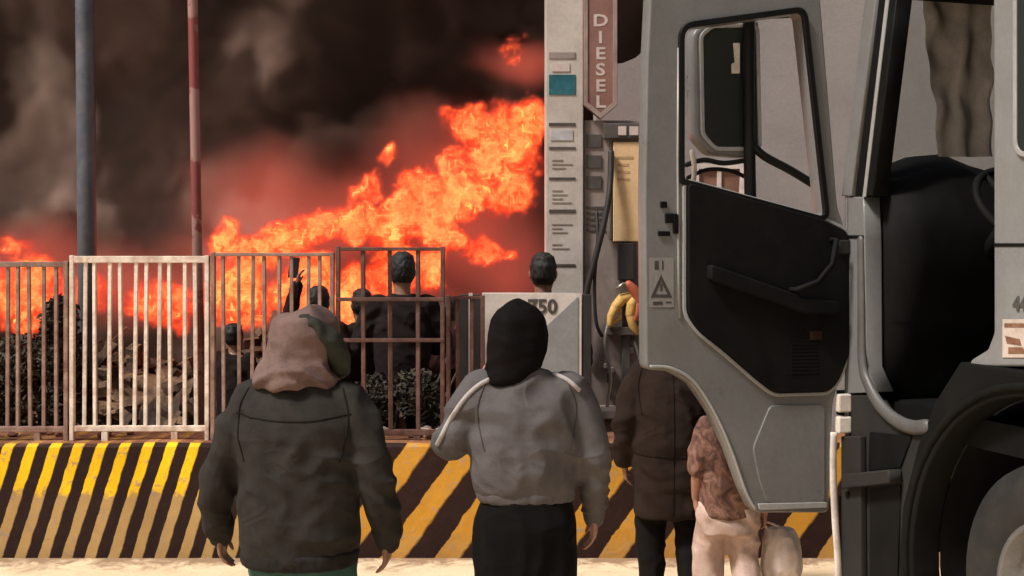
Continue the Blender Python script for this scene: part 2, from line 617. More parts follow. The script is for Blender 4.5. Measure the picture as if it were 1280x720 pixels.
m_teal = surf('teal_sticker', (0.012, 0.105, 0.135), 0.5, 0.3, 20)
m_tan = surf('tan_panel', (0.66, 0.45, 0.24), 0.6, 0.12, 3)  # tan is the panel's own colour
m_yel = surf('nozzle_yellow', (0.60, 0.36, 0.08), 0.6, 0.4, 14, dirt=(0.5, 0.3, 0.2), dirt_amt=0.5)
m_steel = surf('steel', (0.36, 0.33, 0.31), 0.35, 0.2, 8, metal=0.7)


def dpart(name, pa, pb, y0, y1, mat, parent=None, bev=0.006):
    (xa, za), (xb, zb) = px_(*pa), px_(*pb)
    return box(name, min(xa, xb) - dx0, max(xa, xb) - dx0, y0, y1, min(za, zb) - dz0, max(za, zb) - dz0, mat, parent or disp, bev)


colm = dpart('column', (682, -140), (729, 532), -0.02, 0.30, m_cream)
for (ya, yb, m, nm) in ((66, 74, m_pbody, 'plate_edge'), (94, 119, m_teal, 'flat_mark'), (154, 158, m_dkgrey, 'seam'), (184, 187, m_dkgrey, 'seam'),
                        (222, 225, m_dkgrey, 'seam'), (262, 266, m_dkgrey, 'seam'), (330, 333, m_dkgrey, 'seam')):
    dpart(nm, (686, ya), (719, yb), -0.026, -0.019, m, colm, 0.001)
dpart('label', (690, 80), (712, 90), -0.026, -0.019, m_letter, colm, 0.001)
dpart('label', (688, 163), (716, 176), -0.026, -0.019, surf('grey_label', (0.40, 0.39, 0.41), 0.5), colm, 0.001)
dpart('cabinet', (730, 150), (808, 532), 0.02, 0.34, m_pbody)
# sign board with the arrow-shaped foot
def loop(pts): return [(px_(*p)[0] - dx0, px_(*p)[1] - dz0) for p in pts]
sg = plate('diesel_sign', [loop([(729, -140), (771, -140), (771, 132), (750, 150), (729, 132)])], 0.03, m_red, disp, FRONT(0, -0.02, 0), 0.006)
plate('sign_border', [loop([(729.5, -139), (770.5, -139), (770.5, 132), (750, 149.5), (729.5, 132)]), loop([(734, -134), (765.5, -134), (765.5, 129), (750, 142), (734, 129)])],
      0.006, surf('border_grey', (0.27, 0.20, 0.18), 0.5), sg, FRONT(0, -0.053, 0), 0.001)
for ch, y in zip('DIESEL', (28, 49, 69, 89, 109, 129)):
    me = text_mesh(ch, 0.125, 0.0012, 0.003)
    x, z = px_(750, y)
    me.transform(FRONT(x - dx0, -0.0515, z - dz0) @ Matrix.Diagonal((1.15, 0.92, 1, 1)))
    link('letter', me, m_letter, sg)
bar = dpart('crossbar', (754, 155), (810, 174), -0.05, 0.016, m_dkgrey)
for a, b in ((772, 782), (786, 797), (800, 807)):
    dpart('meter_label', (a, 159), (b, 170), -0.058, -0.049, m_letter, bar, 0.001)
dpart('display_panel', (766, 178), (806, 302), -0.03, 0.016, m_tan)
dpart('side_stripe', (762, 176), (765, 300), -0.03, 0.016, m_dkgrey)
dpart('hose_holder', (772, 304), (792, 350), -0.06, 0.016, m_black)
dpart('hose_post', (777, 352), (787, 526), -0.05, -0.01, m_dkgrey)
dpart('base_bracket', (752, 517), (800, 526), -0.07, -0.005, m_black)


def hose(pts, r, mat, name='hose'):
    q = [Vector((px_(a, b)[0] - dx0, y, px_(a, b)[1] - dz0)) for a, b, y in pts]
    return MB().tube(catmull(q, 8), r, 10).build(name, mat, disp, True)


hose([(763, 190, -.06), (762, 222, -.09), (759, 250, -.12), (752, 285, -.13), (742, 325, -.12), (733, 362, -.10), (731, 400, -.06), (733, 450, -.03)], 0.021, m_black)
hose([(745, 265, -.05), (746, 300, -.09), (742, 350, -.1), (744, 400, -.08), (752, 420, -.05)], 0.012, m_black)
hose([(790, 420, -.05), (798, 450, -.08), (790, 480, -.09), (799, 505, -.08), (792, 521, -.05)], 0.012, m_dkgrey)
hose([(760, 400, -.05), (755, 430, -.08), (762, 470, -.09), (758, 505, -.08), (764, 521, -.05)], 0.012, m_steel)


def nozzle(px, py, flip, mat, tilt):
    x, z = px_(px, py)
    g = MB()
    g.tube([(0, 0, 0), (0.03 * flip, 0, 0.06), (0.09 * flip, 0, 0.10)], [0.034, 0.040, 0.028], 12, round_ends=True)
    g.tube([(0.0, 0, 0.0), (-0.01 * flip, 0.0, -0.08), (0.0, 0, -0.13)], [0.032, 0.03, 0.022], 12, round_ends=True)
    g.tube([(0.035 * flip, 0, -0.01), (0.055 * flip, 0, -0.07), (0.02 * flip, 0, -0.11)], [0.011, 0.011, 0.011], 8, round_ends=True)
    o = g.build('nozzle', mat, disp, True)
    s = MB().tube([(0.08 * flip, 0, 0.10), (0.13 * flip, 0, 0.095), (0.17 * flip, 0, 0.05)], [0.014, 0.012, 0.012], 10).build('spout', m_steel, o, True)
    o.location = (x - dx0, -0.10, z - dz0)
    o.rotation_euler = (0, tilt, 0.2)
    return o


nozzle(768, 382, 1, m_yel, 0.3)
nozzle(786, 392, 1, m_yel, -0.35)
nozzle(796, 376, -1, surf('nozzle_red', (0.42, 0.10, 0.05), 0.5), 0.2)
dpart('cradle', (758, 408), (803, 418), -0.09, 0.016, m_dkgrey)
for k in range(9):
    a = random.uniform(752, 796); b = random.uniform(428, 512)
    dpart('fitting', (a, b), (a + random.uniform(4, 9), b + random.uniform(5, 14)), -0.035, 0.018, random.choice((m_steel, m_letter, m_dkgrey)), None, 0.003)

for (ya, n_) in ((200, 3), (238, 4), (280, 3), (305, 2)):          # lines of small print and a socket row on the column
    for q in range(n_):
        dpart('print_line', (690, ya + q * 5), (690 + random.uniform(12, 26), ya + q * 5 + 1.6), -0.0235, -0.0195, m_pbody, colm, 0)
for q in range(3):
    dpart('readout', (733, 168 + q * 26), (752, 184 + q * 26), 0.008, 0.022, m_dkgrey, None, 0.002)
for q in range(5):
    dpart('louvre', (733, 258 + q * 7), (757, 261 + q * 7), 0.012, 0.022, m_dkgrey, None, 0.001)
for q in range(4):
    dpart('panel_print', (771, 196 + q * 9), (771 + random.uniform(14, 30), 199 + q * 9), -0.0325, -0.0295, surf('print_brown', (0.42, 0.27, 0.14), 0.6), None, 0)

# ================================================================ numbered panel beside the dispenser
NY = 7.60
nx = lambda a, b: (P(a, b, NY).x, P(a, b, NY).z)
pan = empty('numbered_panel', (P(667, 0, NY).x, NY, 0.675))
tag(pan, 'white and grey panel numbered 750 standing left of the dispenser', 'sign panel')
ox, oz = P(667, 0, NY).x, 0.675
lp = lambda pts: [(nx(*p)[0] - ox, nx(*p)[1] - oz) for p in pts]
plate('board', [lp([(603, 366), (727, 366), (727, 541), (603, 541)])], 0.02, surf('panel_white', (0.58, 0.53, 0.49), 0.55, 0.12, 5, dirt=(0.35, 0.3, 0.27), dirt_amt=0.5), pan, FRONT(0, 0, 0), 0.004)
plate('grey_field', [lp([(722, 371), (722, 536), (607, 536), (607, 478)])], 0.003, surf('panel_grey', (0.24, 0.245, 0.25), 0.5, 0.15, 5, dirt=(0.15, 0.14, 0.14), dirt_amt=0.5), pan, FRONT(0, -0.0235, 0))
me = text_mesh('750', 0.125, 0.002, 0.004)
x, z = nx(678, 384)
me.transform(FRONT(x - ox, -0.0225, z - oz))
link('number', me, surf('number_dark', (0.06, 0.05, 0.05), 0.6), pan)
for a, b in ((574, 601), (728, 739)):
    (xa, za), (xb, zb) = nx(a, 368), nx(b, 536)
    box('post', xa - ox, xb - ox, -0.012, 0.06, zb - oz, za - oz, m_black, pan, 0.004)
(xa, za), (xb, zb) = nx(586, 366), nx(591, 536)
box('post_strip', xa - ox, xb - ox, -0.018, -0.0115, zb - oz, za - oz, m_letter, pan, 0.001)

# ================================================================ lorry with its driver's door open
TH = R(74)
HX, HYY = 1.57, 5.64
truck = empty('truck', (HX, HYY, 0), -TH)
tag(truck, 'grey lorry with its door swung wide open and dark cab', 'truck')
TM = Matrix.Translation((HX, HYY, 0)) @ Matrix.Rotation(-TH, 4, 'Z')      # local: x rearward, y into the cab, z up
TI = TM.inverted()
EYE = TI @ Vector((0, 0, CH))


def hit(px, py, axis, val):
    """where the sight line of a photo pixel meets a plane of the lorry (local axis = val)"""
    q = TI @ P(px, py, 5.0)
    d = q - EYE
    return EYE + d * ((val - EYE[axis]) / d[axis])


def DL(pts, s=0.0):           # door plane: (u, v)
    return [(-q.y, q.z) for q in (hit(a, b, 0, s) for a, b in pts)]


def SL(pts, t=0.0):           # side plane: (s, z)
    return [(q.x, q.z) for q in (hit(a, b, 1, t) for a, b in pts)]


def DM(s):                    # plate XY -> door plane at x = s
    return Matrix(((0, 0, -1, s), (-1, 0, 0, 0), (0, 1, 0, 0), (0, 0, 0, 1)))


def SM(t):                    # plate XY -> side plane at y = t
    return Matrix(((1, 0, 0, 0), (0, 0, -1, t), (0, 1, 0, 0), (0, 0, 0, 1)))


def offset(loop, d):
    pts = [Vector((p[0], p[1])) for p in loop]
    area = sum(pts[i - 1].x * pts[i].y - pts[i].x * pts[i - 1].y for i in range(len(pts)))
    sg = 1 if area > 0 else -1
    out = []
    for i, p in enumerate(pts):
        e = (pts[(i + 1) % len(pts)] - pts[i - 1])
        if e.length < 1e-9:
            out.append(p); continue
        nrm = Vector((e.y, -e.x)).normalized() * sg
        out.append(p + nrm * d)
    return out


def ring(name, loop, d, half, mat, parent, mtx, bev=0.0):
    return plate(name, [offset(loop, d), list(reversed(loop)) if False else loop], half, mat, parent, mtx, bev)


m_paint = surf('lorry_grey_paint', (0.165, 0.167, 0.167), 0.34, 0.12, 2.2, 50, 0.06, coat=0.15, dirt=(0.135, 0.125, 0.112), dirt_amt=0.5, spec=0.35)
m_paint2 = surf('lorry_grey_bead', (0.30, 0.30, 0.295), 0.32, 0.10, 3, 50, 0.05)
m_light = surf('lorry_pale_paint', (0.21, 0.213, 0.215), 0.34, 0.12, 1.8, 50, 0.06, coat=0.15, dirt=(0.17, 0.155, 0.14), dirt_amt=0.45, spec=0.4)
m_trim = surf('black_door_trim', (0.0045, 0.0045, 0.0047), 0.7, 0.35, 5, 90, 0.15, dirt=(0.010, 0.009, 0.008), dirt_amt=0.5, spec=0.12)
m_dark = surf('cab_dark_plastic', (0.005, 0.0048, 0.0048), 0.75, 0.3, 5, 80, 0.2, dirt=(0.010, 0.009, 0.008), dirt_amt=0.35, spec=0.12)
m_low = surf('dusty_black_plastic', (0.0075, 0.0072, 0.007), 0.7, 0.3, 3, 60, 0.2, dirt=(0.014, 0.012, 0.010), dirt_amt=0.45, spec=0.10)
m_skirt = surf('dark_grey_skirt', (0.024, 0.023, 0.022), 0.6, 0.2, 3, 60, 0.12, dirt=(0.036, 0.030, 0.026), dirt_amt=0.5, spec=0.15)
m_gask = surf('window_gasket', (0.006, 0.006, 0.006), 0.5, 0.2, 9, spec=0.2)
m_whitep = surf('white_enamel', (0.72, 0.66, 0.60), 0.4, 0.12, 9, dirt=(0.35, 0.27, 0.22), dirt_amt=0.5)

# --- door
door_out = rounded(DL([(815, -45), (809, 80), (806, 250), (808, 462), (838, 464), (866, 480), (890, 515), (912, 562), (931, 615), (944, 641),
                       (1036, 641), (1041, 505), (1056, 450), (1058, 292), (1047, 258), (1022, -45)]), 0.03)
win_hole = rounded(DL([(854, 36), (1001, 16), (1029, 271), (854, 224)]), [0.05, 0.03, 0.03, 0.012])
door = plate('door', [door_out, win_hole], 0.045, m_paint, truck, DM(-0.045), 0.008)
trim_lp = rounded(DL([(857, 228), (1024, 274), (1057, 290), (1059, 440), (1045, 476), (1033, 489), (966, 491), (944, 474), (905, 440), (870, 412), (857, 392)]), 0.035)
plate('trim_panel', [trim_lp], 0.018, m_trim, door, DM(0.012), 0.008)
plate('trim_bead', [offset(trim_lp, 0.018), offset(trim_lp, 0.002)], 0.008, m_paint2, door, DM(0.006), 0.003)
plate('window_gasket', [offset(win_hole, 0.026), win_hole], 0.012, m_gask, door, DM(0.008), 0.003)
# pressed pocket in the lower skin, with its lip
pocket = rounded(DL([(962, 506), (1030, 506), (1030, 629), (958, 629), (948, 600), (940, 560)]), 0.03)
plate('lower_pressing', [pocket], 0.006, m_paint, door, DM(0.003), 0.004)
plate('pressing_lip', [rounded(DL([(946, 629), (1032, 627), (1032, 634), (948, 637)]), 0.008)], 0.006, m_paint2, door, DM(0.008), 0.003)
# arch edge flange along the wheel cut-out
arch_line = catmull([Vector((*p, 0)) for p in DL([(812, 458), (838, 460), (866, 476), (891, 512), (913, 560), (932, 614), (944, 636)])], 6)
g = MB(); g.tube([(0.004, -p.x, p.y) for p in arch_line], 0.007, 8); g.build('arch_flange', m_paint2, door, True)
# inner edge bead up the rear frame
g = MB(); g.tube([(0.002, -p[0], p[1]) for p in DL([(848, 60), (847, 200), (848, 330), (849, 398)])], 0.006, 8); g.build('frame_bead', m_paint2, door, True)
# door furniture
def dbox(name, a, b, s0, s1, mat, parent, bev=0.003):
    (u0, v0), (u1, v1) = DL([a, b])
    return box(name, s0, s1, -max(u0, u1), -min(u0, u1), min(v0, v1), max(v0, v1), mat, parent, bev)
lat = dbox('latch', (831, 267), (846, 279), -0.002, 0.012, m_dark, door)
dbox('latch_pin', (825, 252), (833, 260), -0.002, 0.010, m_dark, lat)
dbox('latch_tongue', (841, 268), (847, 292), -0.002, 0.014, m_dark, lat)
dbox('latch_bolt', (822, 289), (837, 295), -0.002, 0.010, m_dark, lat)
m_ink = surf('sticker_ink', (0.045, 0.042, 0.04), 0.5, 0.2, 20)
m_stick = surf('sticker_grey', (0.24, 0.23, 0.225), 0.5, 0.1, 20)
stk = plate('warning_sticker', [rounded(DL([(812, 322), (842, 322), (842, 384), (812, 384)]), 0.006)], 0.001, m_stick, door, DM(0.0012))
plate('warning_triangle', [DL([(826, 343), (840, 372), (813, 372)]), DL([(826, 352), (834, 368), (819, 368)])], 0.0006, m_ink, stk, DM(0.0029))
dbox('printed_line', (825, 355), (828, 364), 0.0023, 0.0034, m_ink, stk, 0)
for a, b in (((818, 326), (823, 337)), ((827, 326), (829, 337)), ((816, 377), (828, 381)), ((832, 377), (839, 379))):
    dbox('printed_line', a, b, 0.0023, 0.0034, m_ink, stk, 0)
hd = DL([(1035, 300), (1030, 330), (1012, 352), (985, 362)])
g = MB(); g.tube([(0.03, -hd[0][0], hd[0][1])] + [(0.075, -u, v) for u, v in hd] + [(0.03, -hd[-1][0], hd[-1][1])], 0.014, 8, round_ends=True); g.build('pull_handle', m_dark, door, True)
arm = rounded(DL([(880, 330), (1000, 372), (1040, 376), (1040, 392), (1000, 392), (880, 350)]), 0.02)
plate('armrest', [arm], 0.03, m_trim, door, DM(0.045), 0.01)
for k in range(9):                                            # speaker slots low in the lining
    dbox('speaker_slot', (985, 428 + k * 4.5), (1018, 430 + k * 4.5), 0.026, 0.033, m_dark, door, 0.001)
dbox('reflector', (1008, 413), (1022, 424), 0.028, 0.038, surf('red_reflector', (0.022, 0.005, 0.005), 0.5), door)
# hinges between door and cab
for ya, yb in ((492, 514), (520, 540), (300, 318)):
    (u0, v0), (u1, v1) = DL([(1043, ya), (1057, yb)])
    hg = box('hinge', 0.002, 0.04, -u0, -u1 + 0.01, v1, v0, m_whitep if ya > 400 else m_skirt, truck, 0.008)
strap = catmull([Vector((*p, 0)) for p in DL([(1041, 540), (1040, 580), (1042, 640), (1046, 700), (1048, 760)])], 5)
MB().tube([(0.01, -p.x, p.y) for p in strap], 0.018, 10, flat=0.5, ref=(1, 0, 0)).build('door_edge_strip', m_whitep, truck, True)

# --- mirror folded against the outside of the door
MS = -0.20
mh = rounded(DL([(861, 42), (880, 26), (944, 26), (947, 192), (930, 198), (882, 194), (863, 172)], MS), 0.03)
mir = plate('mirror', [mh], 0.045, surf('mirror_shell', (0.16, 0.16, 0.165), 0.35, 0.12, 4), truck, DM(MS), 0.02, True)
mf = rounded(DL([(874, 48), (886, 38), (938, 37), (941, 184), (890, 184), (876, 168)], MS), 0.02)
mg, nt, b = new_mat('mirror_back_glass')
b.inputs['Base Color'].default_value = (0.022, 0.026, 0.024, 1); b.inputs['Roughness'].default_value = 0.22; b.inputs['Specular IOR Level'].default_value = 0.35
plate('mirror_glass', [mf], 0.006, mg, mir, DM(MS + 0.046), 0.002)
rim = [offset(mf, 0.022), offset(mf, 0.002)]
plate('mirror_rim', rim, 0.010, surf('mirror_rim', (0.36, 0.37, 0.38), 0.3, 0.1, 4), mir, DM(MS + 0.044), 0.005)
plate('flat_mark', [rounded(DL([(916, 54), (924, 54), (924, 92), (914, 92), (914, 80), (918, 78)], MS + 0.05), 0.004)], 0.002, m_whitep, mir, DM(MS + 0.0545))  # white streak on the mirror glass, laid on as a thin plate
def dtube(name, pts, r, mat, parent, s, flat=1.0):
    q = catmull([Vector((s if len(p) < 3 else p[2], -DL([(p[0], p[1])], s)[0][0], DL([(p[0], p[1])], s)[0][1])) for p in pts], 5)
    return MB().tube(q, r, 10, round_ends=True).build(name, mat, parent, True)
dtube('mirror_arm', [(936, 14), (936, 100), (937, 200), (938, 250)], 0.028, m_gask, mir, MS + 0.085)
dtube('mirror_arm', [(938, 178), (955, 195), (990, 214), (1032, 240)], 0.020, m_gask, mir, MS + 0.09)
dtube('mirror_arm', [(850, 38), (880, 28), (930, 22), (1004, 18)], 0.014, m_gask, mir, MS + 0.10)
dtube('mirror_stay', [(858, 206), (880, 200), (905, 204), (935, 200)], 0.012, m_skirt, mir, MS + 0.03)
dtube('mirror_stay', [(860, 222), (885, 212), (915, 214), (940, 226)], 0.010, m_gask, mir, MS + 0.03)
dtube('mirror_stay', [(865, 190), (868, 210), (866, 236)], 0.012, m_whitep, mir, MS + 0.05)

# --- cab side
W = 2.30                                   # cab width
def splate(name, pts, t0, t1, mat, parent=truck, r=0.0, bev=0.006):
    lp = SL(pts)
    lp = rounded(lp, r) if r else [Vector(p) for p in lp]
    return plate(name, [lp], (t1 - t0) / 2, mat, parent, SM((t0 + t1) / 2), bev)
splate('front_post', [(1058, 246), (1079, 246), (1081, 300), (1082, 458), (1096, 490), (1058, 492)], 0.0, 0.09, m_paint, r=0.0)
splate('post_seam', [(1058, 294), (1080, 294), (1080, 298), (1058, 298)], -0.003, 0.004, m_gask, bev=0)
pil = splate('windscreen_pillar', [(1054, 245), (1067, 245), (1105, -70), (1091, -70)], -0.01, 0.07, m_paint)
splate('pillar_gasket', [(1068, 245), (1090, 245), (1128, -70), (1106, -70)], 0.002, 0.085, m_gask, pil)
splate('pillar_edge', [(1079, 246), (1083, 246), (1120, -70), (1116, -70)], -0.004, 0.0, m_paint2, pil, bev=0)
side = splate('side_panel', [(1241, -75), (1440, -75), (1440, 456), (1211, 459), (1213, 450), (1234, 437), (1242, 416)], 0.0, 0.10, m_light, r=0.012, bev=0.010)
splate('panel_seam', [(1243, 304), (1438, 304), (1438, 308.5), (1243, 308.5)], -0.0025, 0.003, m_gask, side, bev=0)
sw = SL([(1274, -60), (1425, -60), (1425, 190), (1274, 190)])
sw = rounded(sw, 0.05)
plate('side_window', [sw], 0.006, mg, side, SM(-0.004), 0.002)
plate('window_surround', [offset(sw, 0.02), sw], 0.008, m_paint2, side, SM(-0.006), 0.003)
me = text_mesh('446', 0.075, 0.0015, 0.003)
(s0, z0), = SL([(1280, 381)])
me.transform(SM(-0.003) @ Matrix.Translation((s0, z0, 0)))
link('lettering', me, surf('lettering_dark', (0.07, 0.07, 0.065), 0.5), side)
bdg = splate('badge', [(1254, 399), (1300, 399), (1300, 447), (1254, 447)], -0.004, 0.0, surf('badge_pale', (0.52, 0.44, 0.38), 0.5), side, bev=0.001)
m_badge = surf('badge_brown', (0.20, 0.10, 0.06), 0.5, 0.4, 30)
splate('badge_print', [(1257, 404), (1298, 404), (1298, 409), (1257, 409)], -0.006, -0.004, m_badge, bdg, bev=0)
splate('badge_print', [(1258, 420), (1276, 424), (1278, 432), (1260, 429)], -0.006, -0.004, m_badge, bdg, bev=0)
splate('badge_print', [(1262, 434), (1280, 434), (1284, 442), (1262, 442)], -0.006, -0.004, m_badge, bdg, bev=0)

# door-opening sill: pale curved rim
rimc = catmull([Vector((*p, 0)) for p in SL([(1077, 300), (1078, 380), (1079, 452), (1087, 482), (1102, 508), (1122, 526), (1142, 534), (1159, 533)])], 6)
g = MB(); g.tube([(p.x, -0.004, p.y) for p in rimc], [0.020 + 0.012 * min(1, i / 24) for i in range(len(rimc))], 10, flat=0.7, ref=(0, 1, 0), round_ends=True)
g.build('opening_rim', surf('rim_grey', (0.085, 0.083, 0.08), 0.5, 0.15, 5), truck, True)
splate('lower_side', [(1058, 494), (1090, 494), (1112, 526), (1172, 548), (1148, 600), (1132, 660), (1124, 760), (1124, 790), (1058, 770)], 0.005, 0.06, m_skirt, r=0.01)
splate('corner_skirt', [(1058, 545), (1082, 545), (1084, 770), (1058, 770)], -0.03, 0.003, m_skirt, r=0.006)
stp = splate('step', [(1068, 592), (1127, 586), (1129, 603), (1068, 610)], -0.07, 0.0, m_skirt, bev=0.008)
splate('step_well', [(1088, 540), (1140, 545), (1126, 584), (1086, 588)], -0.004, 0.004, m_dark, bev=0)
splate('step_well', [(1088, 612), (1126, 606), (1122, 740), (1088, 740)], -0.004, 0.004, m_low, bev=0)
dbz = SL([(1067, 618)])[0]
MB().tube([(dbz[0], -0.036, dbz[1]), (dbz[0], -0.028, dbz[1])], 0.016, 12).build('bolt', m_dark, truck, True)

# wheel arch
WS, WZ = 1.30, 0.52
arc = lambda r, a0, a1, n=28: [(WS + r * math.cos(R(a0 + (a1 - a0) * i / n)), WZ + r * math.sin(R(a0 + (a1 - a0) * i / n))) for i in range(n + 1)]
fend = arc(0.76, 192, -8) + [(2.12, 0.40), (2.12, 1.375), (0.86, 1.375), (0.70, 1.20), (0.58, 1.0), (0.47, 0.72), (0.43, 0.36)]
plate('fender', [fend], 0.07, m_low, truck, SM(0.055), 0.012)
lip = arc(0.80, 190, -6)
MB().tube([(s, -0.018, z) for s, z in lip], 0.016, 8).build('fender_lip', m_low, truck, True)
liner = [[(s, t, z) for s, z in arc(0.755, 192, -12)] for t in (0.12, 0.72)]
n = len(liner[0])
mesh_obj('arch_liner', liner[0] + liner[1], [(i, i + 1, n + i + 1, n + i) for i in range(n - 1)], m_dark, truck, True)


def lathe(prof, n=56):
    """profile of (t, r) turned about the axle"""
    g = MB()
    rings = [[(r * math.cos(a), t, r * math.sin(a)) for a in (2 * math.pi * j / n for j in range(n))] for t, r in prof]
    return g.loft(rings, cap=False)


def wheel(t_out, sgn):
    w = lathe([(0.30, 0.29), (0.30, 0.42), (0.27, 0.49), (0.23, 0.515), (0.06, 0.515), (0.03, 0.505), (0.008, 0.47), (0.0, 0.42), (0.003, 0.36), (0.012, 0.315), (0.03, 0.292), (0.03, 0.28)]).build('wheel', m_tyre, truck, True)
    w.location = (WS, t_out, WZ)
    w.scale.y = sgn
    lathe([(0.03, 0.291), (0.015, 0.30), (0.02, 0.28), (0.08, 0.262), (0.12, 0.20), (0.09, 0.165), (0.05, 0.155), (0.045, 0.10), (0.0, 0.095), (-0.02, 0.08), (-0.025, 0.001)]).build('rim', m_rim, w, True)
    nut = None
    for a in range(10):
        th = 2 * math.pi * a / 10
        if nut is None:
            nut = MB().tube([(0, -0.01, 0), (0, 0.06, 0)], 0.017, 6).build('nut', m_steel, w); o = nut
        else:
            o = link('nut', nut.data, None, w)
        o.location = (0.19 * math.cos(th), 0.055, 0.19 * math.sin(th))
    return w


m_tyre = surf('tyre_rubber', (0.011, 0.0105, 0.010), 0.8, 0.25, 6, 60, 0.3, dirt=(0.036, 0.031, 0.027), dirt_amt=0.5)
m_rim = surf('wheel_steel', (0.17, 0.165, 0.16), 0.5, 0.25, 6, 50, 0.15, metal=0.3, dirt=(0.09, 0.07, 0.06), dirt_amt=0.6)
wheel(0.035, 1)
wheel(W - 0.035, -1)

# --- rest of the cab shell and the inside
CT = 0.1
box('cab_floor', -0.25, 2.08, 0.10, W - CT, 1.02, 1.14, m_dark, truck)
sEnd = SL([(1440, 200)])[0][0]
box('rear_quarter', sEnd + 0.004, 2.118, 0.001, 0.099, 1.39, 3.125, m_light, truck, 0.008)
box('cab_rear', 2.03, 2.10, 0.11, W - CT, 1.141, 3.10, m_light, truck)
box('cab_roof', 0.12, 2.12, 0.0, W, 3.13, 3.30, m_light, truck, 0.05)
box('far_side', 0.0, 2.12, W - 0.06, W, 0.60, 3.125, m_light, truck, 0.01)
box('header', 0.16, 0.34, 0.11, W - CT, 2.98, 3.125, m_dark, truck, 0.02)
# nose: bulged front skin, bumper and dashboard
def pill_s(z): return 0.0 + max(0.0, z - 2.06) / 1.11 * 0.235
def nose_s(t, z): return pill_s(z) - 0.20 * (1 - abs(t - W / 2) ** 3 / (W / 2) ** 3) - 0.012
cols = [i / 16 * W for i in range(17)]
def sheet(name, z0, z1, nz, mat, ds=0.0, thick=0.03):
    g = MB()
    zs = [z0 + (z1 - z0) * i / nz for i in range(nz + 1)]
    v = [(nose_s(t, z) + ds + k * thick, t, z) for k in (0, 1) for z in zs for t in cols]
    m = len(cols); base = m * (nz + 1)
    f = []
    for i in range(nz):
        for j in range(m - 1):
            a = i * m + j
            f.append((a, a + 1, a + m + 1, a + m))
            f.append((base + a, base + a + m, base + a + m + 1, base + a + 1))
    for j in range(m - 1):
        f.append((j, base + j, base + j + 1, j + 1))
        a = nz * m + j
        f.append((a, a + 1, base + a + 1, base + a))
    for i in range(nz):
        for j in (0, m - 1):
            a = i * m + j
            f.append((a, a + m, base + a + m, base + a))
    g.add(v, f)
    return g.build(name, mat, truck, True)
sheet('nose_panel', 0.62, 2.20, 12, m_light)
sheet('bumper', 0.34, 0.66, 3, m_low, -0.05, 0.12)
gl = bpy.data.materials.new('windscreen_glass'); gl.use_nodes = True
nt = gl.node_tree; nt.nodes.remove(nt.nodes['Principled BSDF'])
tr = N(nt, 'ShaderNodeBsdfTransparent'); tr.inputs[0].default_value = (0.86, 0.88, 0.87, 1)
gs = N(nt, 'ShaderNodeBsdfGlossy'); gs.inputs['Roughness'].default_value = 0.08
mx = N(nt, 'ShaderNodeMixShader'); mx.inputs[0].default_value = 0.06
nt.links.new(tr.outputs[0], mx.inputs[1]); nt.links.new(gs.outputs[0], mx.inputs[2]); nt.links.new(mx.outputs[0], nt.nodes['Material Output'].inputs['Surface'])
sheet('windscreen', 2.20, 3.14, 8, gl, 0.0, 0.008)
# dashboard: stepped moulding
g = MB()
prof = [(-0.10, 1.145), (0.18, 1.145), (0.20, 1.50), (0.26, 1.70), (0.30, 1.92), (0.24, 2.06), (0.10, 2.13), (-0.04, 2.20), (-0.12, 2.20)]
rings = []
for i in range(15):
    t = 0.10 + (W - 0.2) * i / 14
    hump = 0.10 * math.exp(-((t - 0.50) / 0.22) ** 2)
    rings.append([(s, t, z + (hump if z > 1.95 else 0)) for s, z in prof])
g.loft(rings)
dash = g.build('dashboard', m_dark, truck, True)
dsh = hit(1118, 253, 1, 0.30)
MB().box(dsh.x - .03, dsh.x + .03, 0.28, 0.31, dsh.z - .014, dsh.z + .014).build('dash_lit_spot', m_whitep, dash, bev=0.006)  # white block painted in for a small lit spot on the dash
def torus(R0, r, n=32, m=8):
    g = MB()
    v = [((R0 + r * math.cos(b)) * math.cos(a), (R0 + r * math.cos(b)) * math.sin(a), r * math.sin(b)) for a in (2 * math.pi * i / n for i in range(n)) for b in (2 * math.pi * j / m for j in range(m))]
    f = [(i * m + j, ((i + 1) % n) * m + j, ((i + 1) % n) * m + (j + 1) % m, i * m + (j + 1) % m) for i in range(n) for j in range(m)]
    return g.add(v, f)
g = torus(0.22, 0.018)
for a in (90, 210, 330):
    g.tube([(0, 0, -0.03), (0.21 * math.cos(R(a)), 0.21 * math.sin(R(a)), 0)], [0.03, 0.014], 8)
g.tube([(0, 0, -0.45), (0, 0, -0.02)], [0.03, 0.05], 10)
sw_ = g.build('steering_wheel', m_dark, truck, True)
sw_.location = (0.50, 0.58, 2.02)
sw_.rotation_euler = (0, R(50), 0)
# seats
for t0 in (0.30, 1.45):
    sb = MB()
    sb.loft([[(1.25 + 0.09 * math.cos(a) + (z - 1.5) * 0.16, t0 + 0.26 + w * math.sin(a), z) for a in (2 * math.pi * j / 16 for j in range(16))]
             for z, w in ((1.50, .22), (1.58, .25), (1.9, .26), (2.2, .24), (2.34, .18), (2.40, .10))])
    seat = sb.build('seat', surf('seat_cloth', (0.05, 0.05, 0.055), 0.9, 0.2, 8), truck, True)
    MB().loft([[(1.0 + w * math.cos(a), t0 + 0.26 + 0.26 * math.sin(a), z) for a in (2 * math.pi * j / 16 for j in range(16))] for z, w in ((1.142, .2), (1.36, .22), (1.44, .28), (1.54, .28), (1.58, .22))]).build('cushion', seat.data.materials[0], seat, True)
